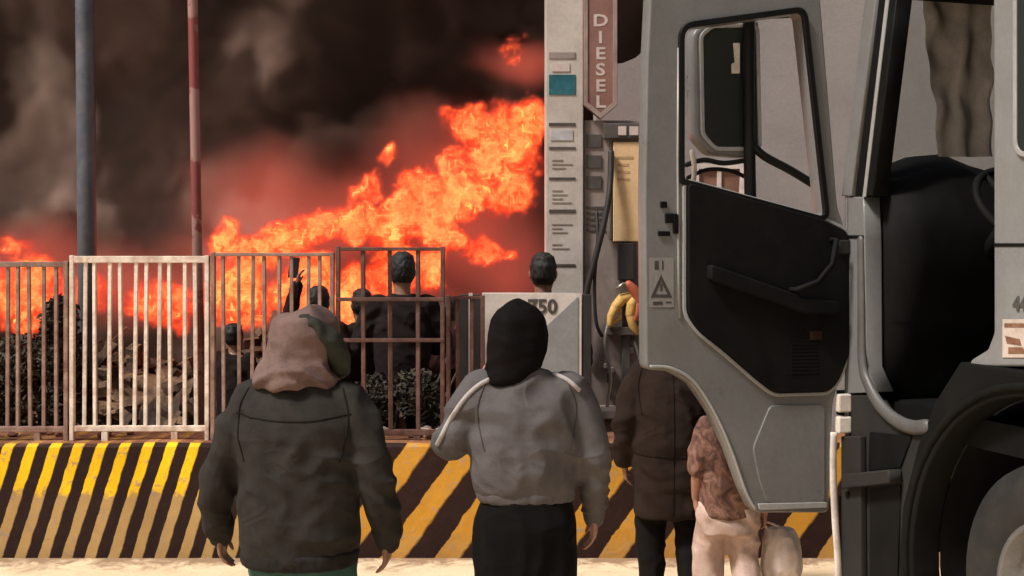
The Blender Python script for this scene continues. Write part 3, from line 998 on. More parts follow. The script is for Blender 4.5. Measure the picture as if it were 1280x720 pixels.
# grey cloth hung at the windscreen
va, fa = [], []
nu, nv = 30, 24
top_, bot_ = (hit(1150, -20, 0, 0.13), hit(1236, -20, 0, 0.13)), (hit(1170, 196, 0, 0.13), hit(1238, 196, 0, 0.13))
for k in (0, 1):
    for j in range(nv + 1):
        for i in range(nu + 1):
            a, b = i / nu, j / nv
            p = top_[0].lerp(top_[1], a).lerp(bot_[0].lerp(bot_[1], a), b)
            p = p.copy()
            p.x += 0.014 * math.sin(a * 13 + 2.2 * b + 1.5 * noise.noise(Vector((a * 3, b * 3, 0)))) * (0.5 + b) + 0.05 * noise.noise(Vector((a * 3, b * 5, 4))) + k * 0.006
            p.y += 0.02 * noise.noise(Vector((a * 2, b * 6, 9)))
            va.append(p)
q = (nu + 1) * (nv + 1)
for j in range(nv):
    for i in range(nu):
        a = j * (nu + 1) + i
        fa.append((a, a + 1, a + nu + 2, a + nu + 1)); fa.append((q + a, q + a + nu + 1, q + a + nu + 2, q + a + 1))
mesh_obj('curtain', va, fa, surf('grey_cloth', (0.42, 0.39, 0.37), 0.9, 0.25, 5, 70, 0.3, dirt=(0.22, 0.20, 0.19), dirt_amt=0.6), truck, True)
# frame rails carrying the cab
for t in (0.70, 1.50):
    box('chassis_rail', 0.0, 3.2, t, t + 0.10, 0.72, 0.98, m_low, truck, 0.01)
MB().tube([(WS, 0.30, WZ), (WS, W - 0.30, WZ)], 0.06, 12).build('axle', m_low, truck, True)
for t in (0.70, 1.50):
    box('spring', WS - 0.5, WS + 0.5, t + 0.005, t + 0.095, WZ + 0.055, 0.721, m_low, truck, 0.02)

# ================================================================ people
def remeshed(mb, voxel, smooth=2):
    me = bpy.data.meshes.new('tmp')
    me.from_pydata([tuple(v) for v in mb.v], [], mb.f)
    o = bpy.data.objects.new('tmp', me)
    COL.objects.link(o)
    m = o.modifiers.new('r', 'REMESH')
    m.mode = 'VOXEL'
    m.voxel_size = voxel
    if smooth:
        s = o.modifiers.new('s', 'SMOOTH')
        s.iterations = smooth
        s.factor = 0.5
    dg = bpy.context.evaluated_depsgraph_get()
    out = bpy.data.meshes.new_from_object(o.evaluated_get(dg))
    bpy.data.objects.remove(o)
    bpy.data.meshes.remove(me)
    return out


def wrinkle(me, amp, seed=0.0, sx=4.6, sz=8.0, sag=0.4):
    me.update()
    nr = [v.normal.copy() for v in me.vertices]
    for v, n in zip(me.vertices, nr):
        c = v.co
        q = Vector((c.x * sx + seed, c.y * sx, c.z * sz + 3.0 * c.x))
        w = noise.noise_vector(Vector((c.x * 3, c.y * 3, c.z * 3 + seed)))
        a = noise.noise(q + w * 1.6)
        b = noise.noise(Vector((c.x * 11 + seed, c.y * 11, c.z * 7)) + w)
        r = 1 - abs(a) * 2.2                      # creases
        v.co = c + n * amp * (r * 0.75 + b * 0.4 - sag)


def ell(c, hw, hd, n=22, pw=2.3):
    out = []
    for j in range(n):
        t = 2 * math.pi * j / n
        cs, sn = math.cos(t), math.sin(t)
        out.append(Vector((c[0] + hw * math.copysign(abs(cs) ** (2 / pw), cs), c[1] + hd * math.copysign(abs(sn) ** (2 / pw), sn), c[2])))
    return out


def torso(mb, rings, pw=2.3):
    """rings: (z, half width, half depth, y, x)"""
    mb.loft([ell((r[4] if len(r) > 4 else 0, r[3] if len(r) > 3 else 0, r[0]), r[1], r[2], 22, pw) for r in rings])


def limb(mb, pts, rad, n=14):
    pts = [Vector(p) for p in pts]
    q = catmull(pts, 5)
    rr = []
    for i in range(len(pts) - 1):
        for j in range(5):
            rr.append(rad[i] + (rad[i + 1] - rad[i]) * j / 5)
    rr.append(rad[-1])
    mb.tube(q, rr, n, round_ends=True)


def add_hand(mb, wrist, d, palm, k=1.0, curl=22):
    """palm with four unequal fingers and a thumb; d = along the hand, palm = the way the palm faces"""
    d = Vector(d).normalized()
    palm = Vector(palm)
    palm = (palm - d * palm.dot(d)).normalized()
    side = d.cross(palm)                      # across the knuckles
    if side.y < 0:                            # thumb forward
        side = -side
    w = Vector(wrist)
    rings = []
    for a, hw, th in ((-0.02, .026, .020), (0.0, .028, .020), (0.03, .036, .018), (0.065, .041, .015), (0.09, .040, .012)):
        c = w + d * a * k
        rings.append([c + side * hw * k * math.cos(t) + palm * th * k * math.sin(t) for t in (2 * math.pi * j / 14 for j in range(14))])
    mb.loft(rings)
    for off, L, r in ((0.030, .070, .0088), (0.010, .080, .0092), (-0.011, .074, .0088), (-0.031, .057, .0078)):
        p = w + d * 0.075 * k + side * off * k
        dd = d.copy()
        pts = [p]
        ang = R(curl * 0.6)
        for seg in (0.45, 0.32, 0.25):
            dd = (dd * math.cos(ang) + palm * math.sin(ang)).normalized()
            ang = R(curl)
            p = p + dd * L * seg * k
            pts.append(p)
            palm_l = palm
        mb.tube(pts, [r * k, r * k * .96, r * k * .9, r * k * .75], 8, round_ends=True)
    p = w + d * 0.018 * k + side * 0.026 * k
    t1 = (d * 0.72 + side * 0.6 + palm * 0.25).normalized()
    t2 = (d * 0.92 + side * 0.18 + palm * 0.35).normalized()
    mb.tube([p, p + t1 * .038 * k, p + t1 * .038 * k + t2 * .030 * k, p + t1 * .038 * k + t2 * .052 * k], [.013 * k, .0115 * k, .010 * k, .008 * k], 8, round_ends=True)


def add_head(mb, c, k=1.0, yaw=0.0):
    """skull with jaw, brow, nose, lips and ears, looking along +y turned by yaw"""
    g = MB()
    rows = [(-.118, .030, .030, .052), (-.112, .045, .048, .040), (-.09, .056, .066, .022), (-.06, .064, .080, .008), (-.02, .071, .090, .0), (.03, .076, .097, -.006),
            (.07, .074, .094, -.010), (.10, .060, .076, -.012), (.122, .036, .046, -.012), (.130, .012, .016, -.012)]
    g.loft([[Vector((hw * math.cos(t), yo + hd * math.sin(t), z)) for t in (2 * math.pi * j / 20 for j in range(20))] for z, hw, hd, yo in rows])
    g.tube([(0, .088, .015), (0, .103, -.015), (0, .112, -.032), (0, .095, -.042)], [.008, .011, .014, .011], 8, round_ends=True)
    g.tube([(-.05, .072, .024), (-.02, .092, .030), (.02, .092, .030), (.05, .072, .024)], [.008, .010, .010, .008], 8, round_ends=True)
    g.tube([(-.024, .080, -.066), (0, .090, -.064), (.024, .080, -.066)], [.005, .008, .005], 8, round_ends=True)
    g.tube([(-.02, .080, -.077), (0, .088, -.078), (.02, .080, -.077)], [.005, .008, .005], 8, round_ends=True)
    for s in (-1, 1):
        g.tube([(s * .074, -.004, -.035), (s * .082, -.014, -.01), (s * .084, -.018, .018), (s * .076, -.006, .026)], [.007, .010, .011, .008], 8, round_ends=True)
        g.tube([(s * .032, .080, .006), (s * .033, .083, .006)], [.012, .012], 8, round_ends=True)
    m = Matrix.Translation(c) @ Matrix.Rotation(yaw, 4, 'Z') @ Matrix.Scale(k, 4)
    mb.add([m @ v for v in g.v], g.f)


def base_body(J, k, voxel, mat, root, head_yaw=0.0, parent_name='body'):
    mb = MB()
    torso(mb, [(J['pelvis'] - .06 * k, .11 * k, .09 * k), (J['pelvis'], .155 * k, .11 * k), (J['pelvis'] + .12 * k, .135 * k, .095 * k), (J['pelvis'] + .3 * k, .155 * k, .105 * k),
               (J['sh'] - .04 * k, .165 * k, .095 * k), (J['sh'] + .03 * k, .09 * k, .07 * k)])
    hc = Vector(J['head'])
    limb(mb, [(0, 0, J['sh']), (hc.x * .5, hc.y * .4, J['sh'] + .06 * k), (hc.x, hc.y - .01, hc.z - .06 * k)], [.062 * k, .055 * k, .055 * k])
    add_head(mb, hc, k, head_yaw)
    for s in 'LR':
        a = J['arm' + s]
        limb(mb, a[:3], [.050 * k, .042 * k, .027 * k])
        d = Vector(a[3]) if len(a) > 3 else (Vector(a[2]) - Vector(a[1]))
        pal = a[4] if len(a) > 4 else ((1 if s == 'L' else -1), 0.2, 0)
        add_hand(mb, a[2], d, pal, k, a[5] if len(a) > 5 else 24)
        l = J['leg' + s]
        limb(mb, l[:3], [.082 * k, .055 * k, .036 * k])
        f = Vector(l[2])
        limb(mb, [f + Vector((0, -.04, -.045 * k)), f + Vector((0, .06, -.04 * k)), f + Vector((0, .15 * k, -.055 * k))], [.035 * k, .036 * k, .024 * k], 10)
    return link('body', remeshed(mb, voxel, 2), mat, root, True)


def garment(name, mb, voxel, mat, root, amp, seed, sm=3, sx=4.6, sz=8.0):
    me = remeshed(mb, voxel, sm)
    if amp:
        wrinkle(me, amp, seed, sx, sz)
    return link(name, me, mat, root, True)


def on_cloth(o, name, lines, r, mat, parent, n=14, lift=0.0):
    """sewn lines laid on a garment: each path of (x, z) is dropped on the back of the cloth"""
    from mathutils.bvhtree import BVHTree
    me = o.data
    bvh = BVHTree.FromPolygons([v.co for v in me.vertices], [tuple(p.vertices) for p in me.polygons])
    for ln in lines:
        q = []
        for p in catmull([Vector((a, b, 0)) for a, b in ln], n):
            h = bvh.ray_cast(Vector((p.x, -2, p.y)), Vector((0, 1, 0)))
            if h[0] is not None:
                q.append(h[0] + h[1] * (r * 0.25 + lift))
        if len(q) > 3:
            MB().tube(q, r, 8).build(name, mat, parent, True)


def shoes(J, k, mat, root):
    for s in 'LR':
        f = Vector(J['leg' + s][2])
        mb = MB()
        rows = [(-.09, .032, .05), (-.06, .042, .075), (0, .042, .085), (.07, .046, .06), (.14, .046, .045), (.19, .034, .03)]
        rings = []
        for y, hw, h in rows:
            z0 = f.z - .085 * k
            rings.append([Vector((f.x + hw * k * math.cos(t), f.y + y * k, z0 + (h * k * (0.5 + 0.5 * math.sin(t))))) for t in (2 * math.pi * j / 12 for j in range(12))])
        mb.loft(rings)
        mb.build('shoe', mat, root, True)


def cloth(name, col, var=0.2, dirt=None, amt=0.4, rough=0.92, fine=140.0):
    return surf(name, col, rough, var, 5, fine, 0.35, dirt=dirt, dirt_amt=amt, sheen=0.0, spec=0.12, bdist=0.003, folds=0.30)


m_skin = surf('skin_brown', (0.23, 0.115, 0.075), 0.55, 0.15, 12, 120, 0.1)
m_skin2 = surf('skin_light_brown', (0.36, 0.175, 0.12), 0.55, 0.15, 12, 120, 0.1)
m_shoe = surf('shoe_black', (0.03, 0.028, 0.027), 0.6, 0.2, 9)
m_hair = surf('hair_black', (0.005, 0.004, 0.004), 0.7, 0.3, 40, 200, 0.5)

# ---------------------------------------------------------------- hooded man walking away
def man_hooded():
    Y = 4.2
    root = empty('person', (P(375, 0, Y).x, Y, 0), R(-4))
    tag(root, 'person in a dark olive jacket with the hood up, arms hanging, seen from behind', 'person')
    J = dict(pelvis=.84, sh=1.31, head=(.02, .03, 1.475),
             armL=[(-.175, 0, 1.285), (-.285, -.03, 1.02), (-.300, .05, .825), (0.03, .10, -1), (1, .1, 0), 26],
             armR=[(.175, 0, 1.285), (.283, -.04, 1.02), (.300, .04, .815), (0.0, .10, -1), (-1, .1, 0), 26],
             legL=[(-.09, 0, .83), (-.105, .13, .47), (-.11, .10, .085)], legR=[(.09, 0, .83), (.10, .04, .46), (.10, -.16, .10)])
    base_body(J, .95, .006, m_skin, root, R(-18))
    jm = cloth('jacket_olive', (0.030, 0.027, 0.024), 0.3, (0.015, 0.013, 0.012), 0.6)
    mb = MB()
    torso(mb, [(.745, .195, .150, .0), (.765, .206, .155, .0), (.83, .212, .160, -.005), (.95, .212, .155, -.01), (1.10, .222, .158, -.012), (1.22, .228, .150, -.012), (1.30, .205, .128, -.006),
               (1.355, .150, .105, .0), (1.40, .095, .09, .005)])
    limb(mb, [(-.15, -.005, 1.285), (-.215, -.015, 1.20), (-.287, -.035, 1.01), (-.306, .04, .835)], [.092, .080, .066, .050])
    limb(mb, [(.15, -.005, 1.285), (.215, -.02, 1.20), (.285, -.045, 1.01), (.306, .03, .825)], [.092, .080, .066, .050])
    j = garment('jacket', mb, .0095, jm, root, .017, 2.0)
    sd = cloth('seam_dark', (0.012, 0.010, 0.008))
    on_cloth(j, 'seam', [[(-.20, 1.262), (-.1, 1.245), (0, 1.24), (.1, 1.245), (.20, 1.262)], [(-.165, 1.345), (-.19, 1.27), (-.187, 1.19), (-.165, 1.10)],
                         [(.165, 1.345), (.19, 1.27), (.187, 1.19), (.165, 1.10)]], .0028, sd, j)
    mb = MB(); torso(mb, [(.725, .196, .145, .0), (.735, .204, .152, .0), (.775, .209, .157, .0), (.785, .2, .15, 0)])
    garment('waistband', mb, .009, cloth('rib_knit_dark', (0.02, 0.018, 0.017)), j, .004, 5.0, sx=40, sz=3)
    for sx, a in ((-1, J['armL']), (1, J['armR'])):
        w = Vector(a[2]); e = Vector(a[1]); d = (w - e).normalized()
        MB().tube([w - d * .03, w + d * .022], [.052, .044], 16, round_ends=True).build('cuff', j.data.materials[0], j, True)
    # hood: a loose cowl, fuller at the back, open in front, rolled at the neck
    hm = surf('hood_grey_pink_lit', (0.165, 0.108, 0.096), 0.95, 0.35, 4.5, 140, 0.4, dirt=(0.065, 0.044, 0.038), dirt_amt=0.7, spec=0.12, folds=0.3)  # taupe holds the pink light falling on a grey hood
    mb = MB()
    rows = [(1.345, .138, .118, -.02, -.010), (1.375, .150, .128, -.028, -.012), (1.405, .138, .122, -.022, -.010), (1.44, .120, .116, -.010, -.004), (1.48, .120, .120, -.004, .004), (1.53, .117, .122, .0, .010), (1.575, .108, .112, .006, .014), (1.605, .078, .082, .008, .016),
            (1.622, .038, .042, .008, .016)]
    mb.loft([ell((x, y, z), hw, hd, 24, 2.0) for z, hw, hd, y, x in rows])
    hood = garment('hood', mb, .0085, hm, j, .024, 9.0, sx=7, sz=10)
    for v in hood.data.vertices:                      # the face opening
        d = math.hypot((v.co.x - .03) / .075, (v.co.z - 1.47) / .10)
        if v.co.y > .03 and d < 1:
            v.co.y -= (v.co.y - .03) * (1 - d * d)
    # dark scarf tucked round the right of the hood
    mb = MB()
    limb(mb, [(.035, -.085, 1.585), (.085, -.075, 1.545), (.125, -.04, 1.49), (.142, .0, 1.43), (.13, .05, 1.39)], [.020, .034, .040, .038, .030])
    garment('scarf', mb, .009, cloth('scarf_dark_green', (0.040, 0.042, 0.034)), j, .014, 4.0, sx=14, sz=18)
    # trousers
    tm = cloth('trousers_teal', (0.035, 0.085, 0.075), 0.2)
    mb = MB()
    torso(mb, [(.70, .17, .12), (.80, .17, .125), (.90, .16, .12)])
    for s, l in ((-1, J['legL']), (1, J['legR'])):
        limb(mb, [Vector(l[0]), Vector(l[1]), Vector(l[2]) + Vector((0, 0, .02))], [.115, .088, .068])
    garment('trousers', mb, .012, tm, root, .012, 3.0)
    shoes(J, .95, m_shoe, root)


# ---------------------------------------------------------------- person in the grey sweater
def woman_sweater():
    Y = 4.3
    root = empty('person', (P(657, 0, Y).x, Y, 0), R(3))
    tag(root, 'person in a grey sweater, black headscarf and long black skirt, one hand raised', 'person')
    J = dict(pelvis=.86, sh=1.35, head=(-.035, .03, 1.505),
             armL=[(-.16, 0, 1.32), (-.270, .03, 1.125), (-.150, .19, 1.30), (.25, .35, .9), (.9, -.3, .2), 38],
             armR=[(.16, 0, 1.32), (.238, -.03, 1.08), (.252, .05, .865), (0, .1, -1), (-1, .1, 0), 24],
             legL=[(-.09, 0, .85), (-.10, -.02, .47), (-.10, -.14, .10)], legR=[(.09, 0, .85), (.10, .12, .47), (.10, .12, .085)])
    base_body(J, .95, .006, m_skin2, root, R(20))
    sm_ = cloth('sweater_grey', (0.098, 0.090, 0.092), 0.18, (0.055, 0.049, 0.049), 0.5)
    mb = MB()
    torso(mb, [(.945, .165, .118, .0), (.965, .182, .130, .0), (1.03, .196, .142, -.004), (1.12, .198, .142, -.008), (1.22, .203, .138, -.008), (1.30, .192, .120, -.004), (1.355, .140, .095, .0), (1.40, .085, .075, .005)])
    limb(mb, [(-.145, 0, 1.315), (-.205, .0, 1.245), (-.272, .03, 1.125), (-.245, .10, 1.18), (-.165, .175, 1.275)], [.084, .076, .066, .060, .048])
    limb(mb, [(.145, 0, 1.315), (.200, -.01, 1.235), (.240, -.03, 1.075), (.254, .045, .885)], [.084, .072, .060, .047])
    s = garment('sweater', mb, .0095, sm_, root, .016, 12.0)
    mb = MB(); torso(mb, [(.925, .168, .122, .0), (.935, .178, .130, .0), (.965, .184, .134, .0), (.975, .176, .128, 0)])
    garment('hem_band', mb, .009, sm_, s, .003, 5.0, sx=40, sz=3)
    w = Vector(J['armR'][2]); d = (w - Vector(J['armR'][1])).normalized()
    MB().tube([w - d * .03, w + d * .02], [.044, .038], 16, round_ends=True).build('cuff', sm_, s, True)
    pp = cloth('piping_pale', (0.36, 0.33, 0.32), 0.15)
    on_cloth(s, 'piping', [[(-.115, 1.372), (-.17, 1.345), (-.225, 1.29), (-.275, 1.21), (-.315, 1.13)], [(.10, 1.378), (.145, 1.36), (.185, 1.325)]], .0085, pp, s)
    on_cloth(s, 'seam', [[(-.145, 1.355), (-.172, 1.28), (-.168, 1.20), (-.15, 1.12)], [(.145, 1.355), (.172, 1.28), (.168, 1.20), (.15, 1.12)]], .0025, cloth('seam_grey', (0.05, 0.045, 0.044)), s)
    # black scarf, close on the head and falling to a point on the left shoulder
    hm = surf('scarf_black', (0.0042, 0.003, 0.003), 0.85, 0.3, 6, 120, 0.3, spec=0.10, folds=0.4)
    mb = MB()
    rows = [(1.345, .055, .05, -.045, -.085), (1.37, .080, .075, -.035, -.070), (1.41, .098, .095, -.020, -.045), (1.46, .107, .108, -.006, -.036), (1.52, .108, .115, .0, -.035), (1.575, .098, .106, .004, -.035),
            (1.615, .074, .082, .006, -.036), (1.638, .040, .046, .006, -.036), (1.645, .014, .016, .006, -.036)]
    mb.loft([ell((x, y, z), hw, hd, 24, 2.0) for z, hw, hd, y, x in rows])
    hood = garment('headscarf', mb, .0085, hm, root, .020, 19.0, sx=8, sz=4)
    for v in hood.data.vertices:
        d = math.hypot((v.co.x + .06) / .07, (v.co.z - 1.50) / .10)
        if v.co.y > .03 and d < 1:
            v.co.y -= (v.co.y - .03) * (1 - d * d)
    km = cloth('skirt_black', (0.0035, 0.003, 0.003), 0.25)
    mb = MB()
    torso(mb, [(.08, .235, .20, 0), (.25, .215, .18, 0), (.50, .195, .155, 0), (.70, .188, .145, -.01), (.85, .186, .145, -.012), (.955, .165, .118, 0)], 2.1)
    garment('skirt', mb, .012, km, root, .016, 7.0, sx=8, sz=1.5)
    shoes(J, .95, m_shoe, root)


# ---------------------------------------------------------------- man beyond the door
def man_coat():
    Y = 6.15
    root = empty('person', (P(839, 0, Y).x, Y, 0), R(-3))
    tag(root, 'person in a long dark brown coat and black trousers behind the open door', 'person')
    J = dict(pelvis=.80, sh=1.22, head=(.01, .02, 1.39),
             armL=[(-.16, 0, 1.19), (-.235, -.02, .93), (-.235, .08, .72), (.1, .2, -1), (1, .1, 0), 30],
             armR=[(.16, 0, 1.19), (.20, .08, .97), (.12, .24, .86), (-.5, .6, -.2), (-1, .1, 0), 30],
             legL=[(-.085, 0, .79), (-.10, .06, .43), (-.10, .02, .085)], legR=[(.085, 0, .79), (.095, .04, .43), (.10, -.10, .09)])
    base_body(J, .9, .007, m_skin, root)
    jm = cloth('coat_brown', (0.022, 0.014, 0.011), 0.3, (0.012, 0.008, 0.006), 0.6)
    mb = MB()
    torso(mb, [(.47, .175, .13, .0), (.50, .190, .145, .0), (.65, .195, .148, -.005), (.85, .198, .148, -.01), (1.0, .205, .145, -.01), (1.12, .208, .135, -.008), (1.20, .185, .115, .0), (1.25, .130, .095, .0), (1.29, .085, .08, 0)])
    limb(mb, [(-.14, 0, 1.185), (-.195, -.01, 1.10), (-.237, -.025, .93), (-.238, .07, .74)], [.085, .078, .068, .052])
    limb(mb, [(.14, 0, 1.185), (.175, .02, 1.10), (.195, .08, .97), (.125, .23, .87)], [.085, .074, .066, .052])
    ct = garment('coat', mb, .011, jm, root, .018, 22.0)
    on_cloth(ct, 'seam', [[(0, 1.26), (.003, .95), (0, .50)], [(-.15, 1.24), (-.172, 1.14), (-.155, 1.0)], [(.15, 1.24), (.172, 1.14), (.155, 1.0)], [(-.19, .80), (0, .79), (.19, .80)]], .0026, cloth('seam_brown', (0.008, 0.005, 0.004)), ct)
    mb = MB(); mb.loft([ell((.01, -.012, z), hw, hd, 20, 2.0) for z, hw, hd in ((1.34, .07, .07), (1.38, .082, .098), (1.45, .085, .104), (1.495, .07, .09), (1.522, .03, .04))])
    garment('hair', mb, .010, m_hair, root, .006, 1.0, sx=30, sz=30)
    tm = cloth('trousers_black', (0.006, 0.005, 0.0045), 0.25)
    mb = MB(); torso(mb, [(.70, .15, .11), (.85, .14, .105)])
    for l in (J['legL'], J['legR']):
        limb(mb, [Vector(l[0]), Vector(l[1]), Vector(l[2]) + Vector((0, 0, .02))], [.105, .085, .066])
    garment('trousers', mb, .013, tm, root, .012, 31.0)
    shoes(J, .9, m_shoe, root)


# ---------------------------------------------------------------- child with a bag
def plaid():
    m, nt, b = new_mat('shirt_brown_pattern')
    tc = N(nt, 'ShaderNodeTexCoord').outputs['Object']
    n = noise_tex(nt, 13, 4, 0.6, tc, 1.5)
    c = ramp(nt, n.outputs['Fac'], [(0.36, (0.040, 0.018, 0.013)), (0.5, (0.115, 0.052, 0.036)), (0.64, (0.22, 0.115, 0.082))])
    nt.links.new(c, b.inputs['Base Color'])
    b.inputs['Roughness'].default_value = 0.9
    bp = N(nt, 'ShaderNodeBump'); bp.inputs['Strength'].default_value = 0.3; bp.inputs['Distance'].default_value = 0.003
    nt.links.new(noise_tex(nt, 120, 2, 0.5, tc).outputs['Fac'], bp.inputs['Height']); nt.links.new(bp.outputs['Normal'], b.inputs['Normal'])
    return m


def child():
    Y = 5.80
    root = empty('person', (P(911, 0, Y).x, Y, 0), R(2))
    tag(root, 'small person in a brown patterned shirt and pale trousers, carrying a white bag', 'person')
    J = dict(pelvis=.60, sh=1.0, head=(.02, .02, 1.15),
             armL=[(-.115, 0, .97), (-.155, -.02, .78), (-.150, .06, .62), (.1, .2, -1), (1, .1, 0), 30],
             armR=[(.115, 0, .97), (.165, -.03, .75), (.178, .02, .555), (0.02, .1, -1), (-1, .1, 0), 62],
             legL=[(-.07, 0, .59), (-.085, .08, .33), (-.09, .05, .075)], legR=[(.07, 0, .59), (.08, .03, .32), (.085, -.09, .085)])
    base_body(J, .74, .006, m_skin2, root)
    mb = MB()
    torso(mb, [(.545, .136, .105, 0), (.56, .144, .111, 0), (.65, .142, .110, -.004), (.80, .146, .108, -.006), (.92, .150, .10, -.004), (.985, .125, .085, 0), (1.02, .08, .065, 0)])
    limb(mb, [(-.10, 0, .965), (-.135, -.01, .90), (-.156, -.02, .79)], [.066, .060, .054])
    limb(mb, [(.10, 0, .965), (.135, -.01, .90), (.166, -.028, .77)], [.066, .060, .054])
    sh = garment('shirt', mb, .009, plaid(), root, .016, 41.0)
    mb = MB(); mb.loft([ell((.02, -.008, z), hw, hd, 20, 2.0) for z, hw, hd in ((1.11, .052, .05), (1.15, .064, .074), (1.20, .068, .082), (1.245, .055, .07), (1.265, .024, .03))])
    garment('hair', mb, .009, m_hair, root, .006, 1.0, sx=30, sz=30)
    tm = cloth('trousers_pale', (0.50, 0.37, 0.32), 0.15, (0.28, 0.18, 0.15), 0.6)
    mb = MB(); torso(mb, [(.46, .125, .10), (.56, .125, .10), (.60, .12, .095)])
    for l in (J['legL'], J['legR']):
        limb(mb, [Vector(l[0]) + Vector((0, 0, -.02)), Vector(l[1]), Vector(l[2]) + Vector((0, 0, .02))], [.088, .076, .064])
    garment('trousers', mb, .009, tm, root, .018, 51.0)
    shoes(J, .74, m_shoe, root)
    # the bag hangs from the right hand
    hx = root.matrix_world
    hand = Matrix.Translation(root.location) @ Matrix.Rotation(R(2), 4, 'Z') @ Vector((.190, .04, .485))
    bag = empty('carrier_bag', (hand.x, hand.y, hand.z - .30))
    tag(bag, 'white plastic bag hanging from the hand of the person in pale trousers', 'bag')
    mb = MB()
    mb.loft([ell((.085 + x, .03, z), hw, hd, 22, 2.6) for z, hw, hd, x in ((0.0, .05, .035, 0), (.02, .085, .06, 0), (.09, .100, .075, 0), (.18, .095, .065, 0), (.25, .082, .04, -.004), (.285, .07, .02, -.008))])
    bm_ = surf('white_plastic', (0.66, 0.55, 0.49), 0.4, 0.12, 8, 60, 0.3, dirt=(0.45, 0.34, 0.29), dirt_amt=0.5)
    garment('sack', mb, .008, bm_, bag, .016, 61.0, sx=14, sz=9)
    MB().tube(catmull([(.02, .03, .265), (.0, .015, .30), (.004, .0, .318), (.05, .02, .30), (.12, .03, .265)], 6), .006, 8).build('handle', bm_, bag, True)


# ---------------------------------------------------------------- onlookers behind the railing
def onlooker(px, Y, top, label, jc, k, pose='stand', rz=0.0, hairm=None):
    z = P(0, top, Y).z
    k = z / 1.74
    root = empty('person', (P(px, 0, Y).x, Y, 0), rz)
    tag(root, label, 'person')
    a = dict(stand=([(-.17, 0, 1.39), (-.25, .0, 1.10), (-.22, .12, .88)], [(.17, 0, 1.39), (.25, .0, 1.10), (.22, .12, .88)]),
             fold=([(-.17, 0, 1.39), (-.27, .04, 1.13), (-.06, .2, 1.12)], [(.17, 0, 1.39), (.27, .04, 1.13), (.06, .21, 1.16)]),
             phone=([(-.17, 0, 1.39), (-.26, .10, 1.50), (-.22, .14, 1.74)], [(.17, 0, 1.39), (.25, .0, 1.10), (.22, .12, .88)]))[pose]
    sc = lambda pts: [tuple(c * k for c in p) for p in pts]
    J = dict(pelvis=.92 * k, sh=1.42 * k, head=(0, .02 * k, 1.605 * k), armL=sc(a[0]), armR=sc(a[1]),
             legL=sc([(-.09, 0, .91), (-.12, .03, .49), (-.12, 0, .09)]), legR=sc([(.09, 0, .91), (.12, .03, .49), (.12, 0, .09)]))
    base_body(J, k, .009, m_skin, root)
    mb = MB()
    torso(mb, [tuple(c * k for c in r) for r in ((.82, .17, .125), (.85, .185, .135), (1.0, .18, .13), (1.2, .20, .135), (1.34, .20, .12), (1.42, .14, .10), (1.47, .08, .08))])
    for q in (a[0], a[1]):
        limb(mb, sc(q), [.082 * k, .066 * k, .048 * k])
    garment('jacket', mb, .012, jc, root, .016, px * .1)
    mb = MB(); mb.loft([ell((0, -.005 * k, z_ * k), hw * k, hd * k, 20, 2.0) for z_, hw, hd in ((1.545, .060, .06), (1.59, .079, .098), (1.66, .086, .108), (1.72, .068, .088), (1.748, .030, .038))])
    garment('hair', mb, .007, hairm or m_hair, root, .007, px * .3, sm=1, sx=34, sz=22)
    mb = MB(); torso(mb, [tuple(c * k for c in r) for r in ((.84, .155, .11), (.98, .145, .105))])
    for l in (J['legL'], J['legR']):
        limb(mb, [Vector(l[0]), Vector(l[1]), Vector(l[2]) + Vector((0, 0, .02))], [.105 * k, .08 * k, .065 * k])
    garment('trousers', mb, .014, cloth('trousers_dark', (0.022, 0.018, 0.018)), root, .01, px * .2)
    shoes(J, k, m_shoe, root)
    return root, J


man_hooded()
woman_sweater()
man_coat()
child()
onlooker(503, 8.25, 316, 'tall person in dark clothes with folded arms behind the red-brown railing', cloth('jacket_charcoal', (0.014, 0.010, 0.010)), 1, 'fold', R(10))
r_, J_ = onlooker(398, 8.45, 358, 'person behind the darkened railing raising an arm with a phone', cloth('jacket_maroon', (0.018, 0.008, 0.007)), 1, 'phone', R(-8))
hp = r_.matrix_basis @ (Vector(J_['armL'][2]) + Vector((.0, .02, .10)))
ph = box('phone', -.036, .036, -.005, .005, -.075, .075, surf('phone_black', (0.012, 0.012, 0.013), 0.25, 0.1), None, 0.004)
ph.location = hp + Vector((-.03, 0.02, .03)); ph.rotation_euler = (R(-8), R(6), R(8))
tag(ph, 'black phone held up by the person behind the darkened railing', 'phone')
onlooker(679, 7.93, 317, 'dark-haired person standing behind the panel numbered 750', cloth('jacket_black', (0.009, 0.007, 0.007)), 1, 'stand', 0.0)
onlooker(452, 8.75, 362, 'shorter person in brown beside the tall one behind the red-brown railing', cloth('jacket_umber', (0.022, 0.012, 0.009)), 1, 'stand', R(20))
onlooker(292, 8.6, 405, 'short person in near-black clothes behind the darkened railing panel', cloth('jacket_soot', (0.012, 0.008, 0.008)), 1, 'fold', R(-25))
onlooker(560, 8.7, 372, 'short person in dark red behind the low railing piece', cloth('jacket_dark_red', (0.030, 0.010, 0.009)), 1, 'stand', R(-10))

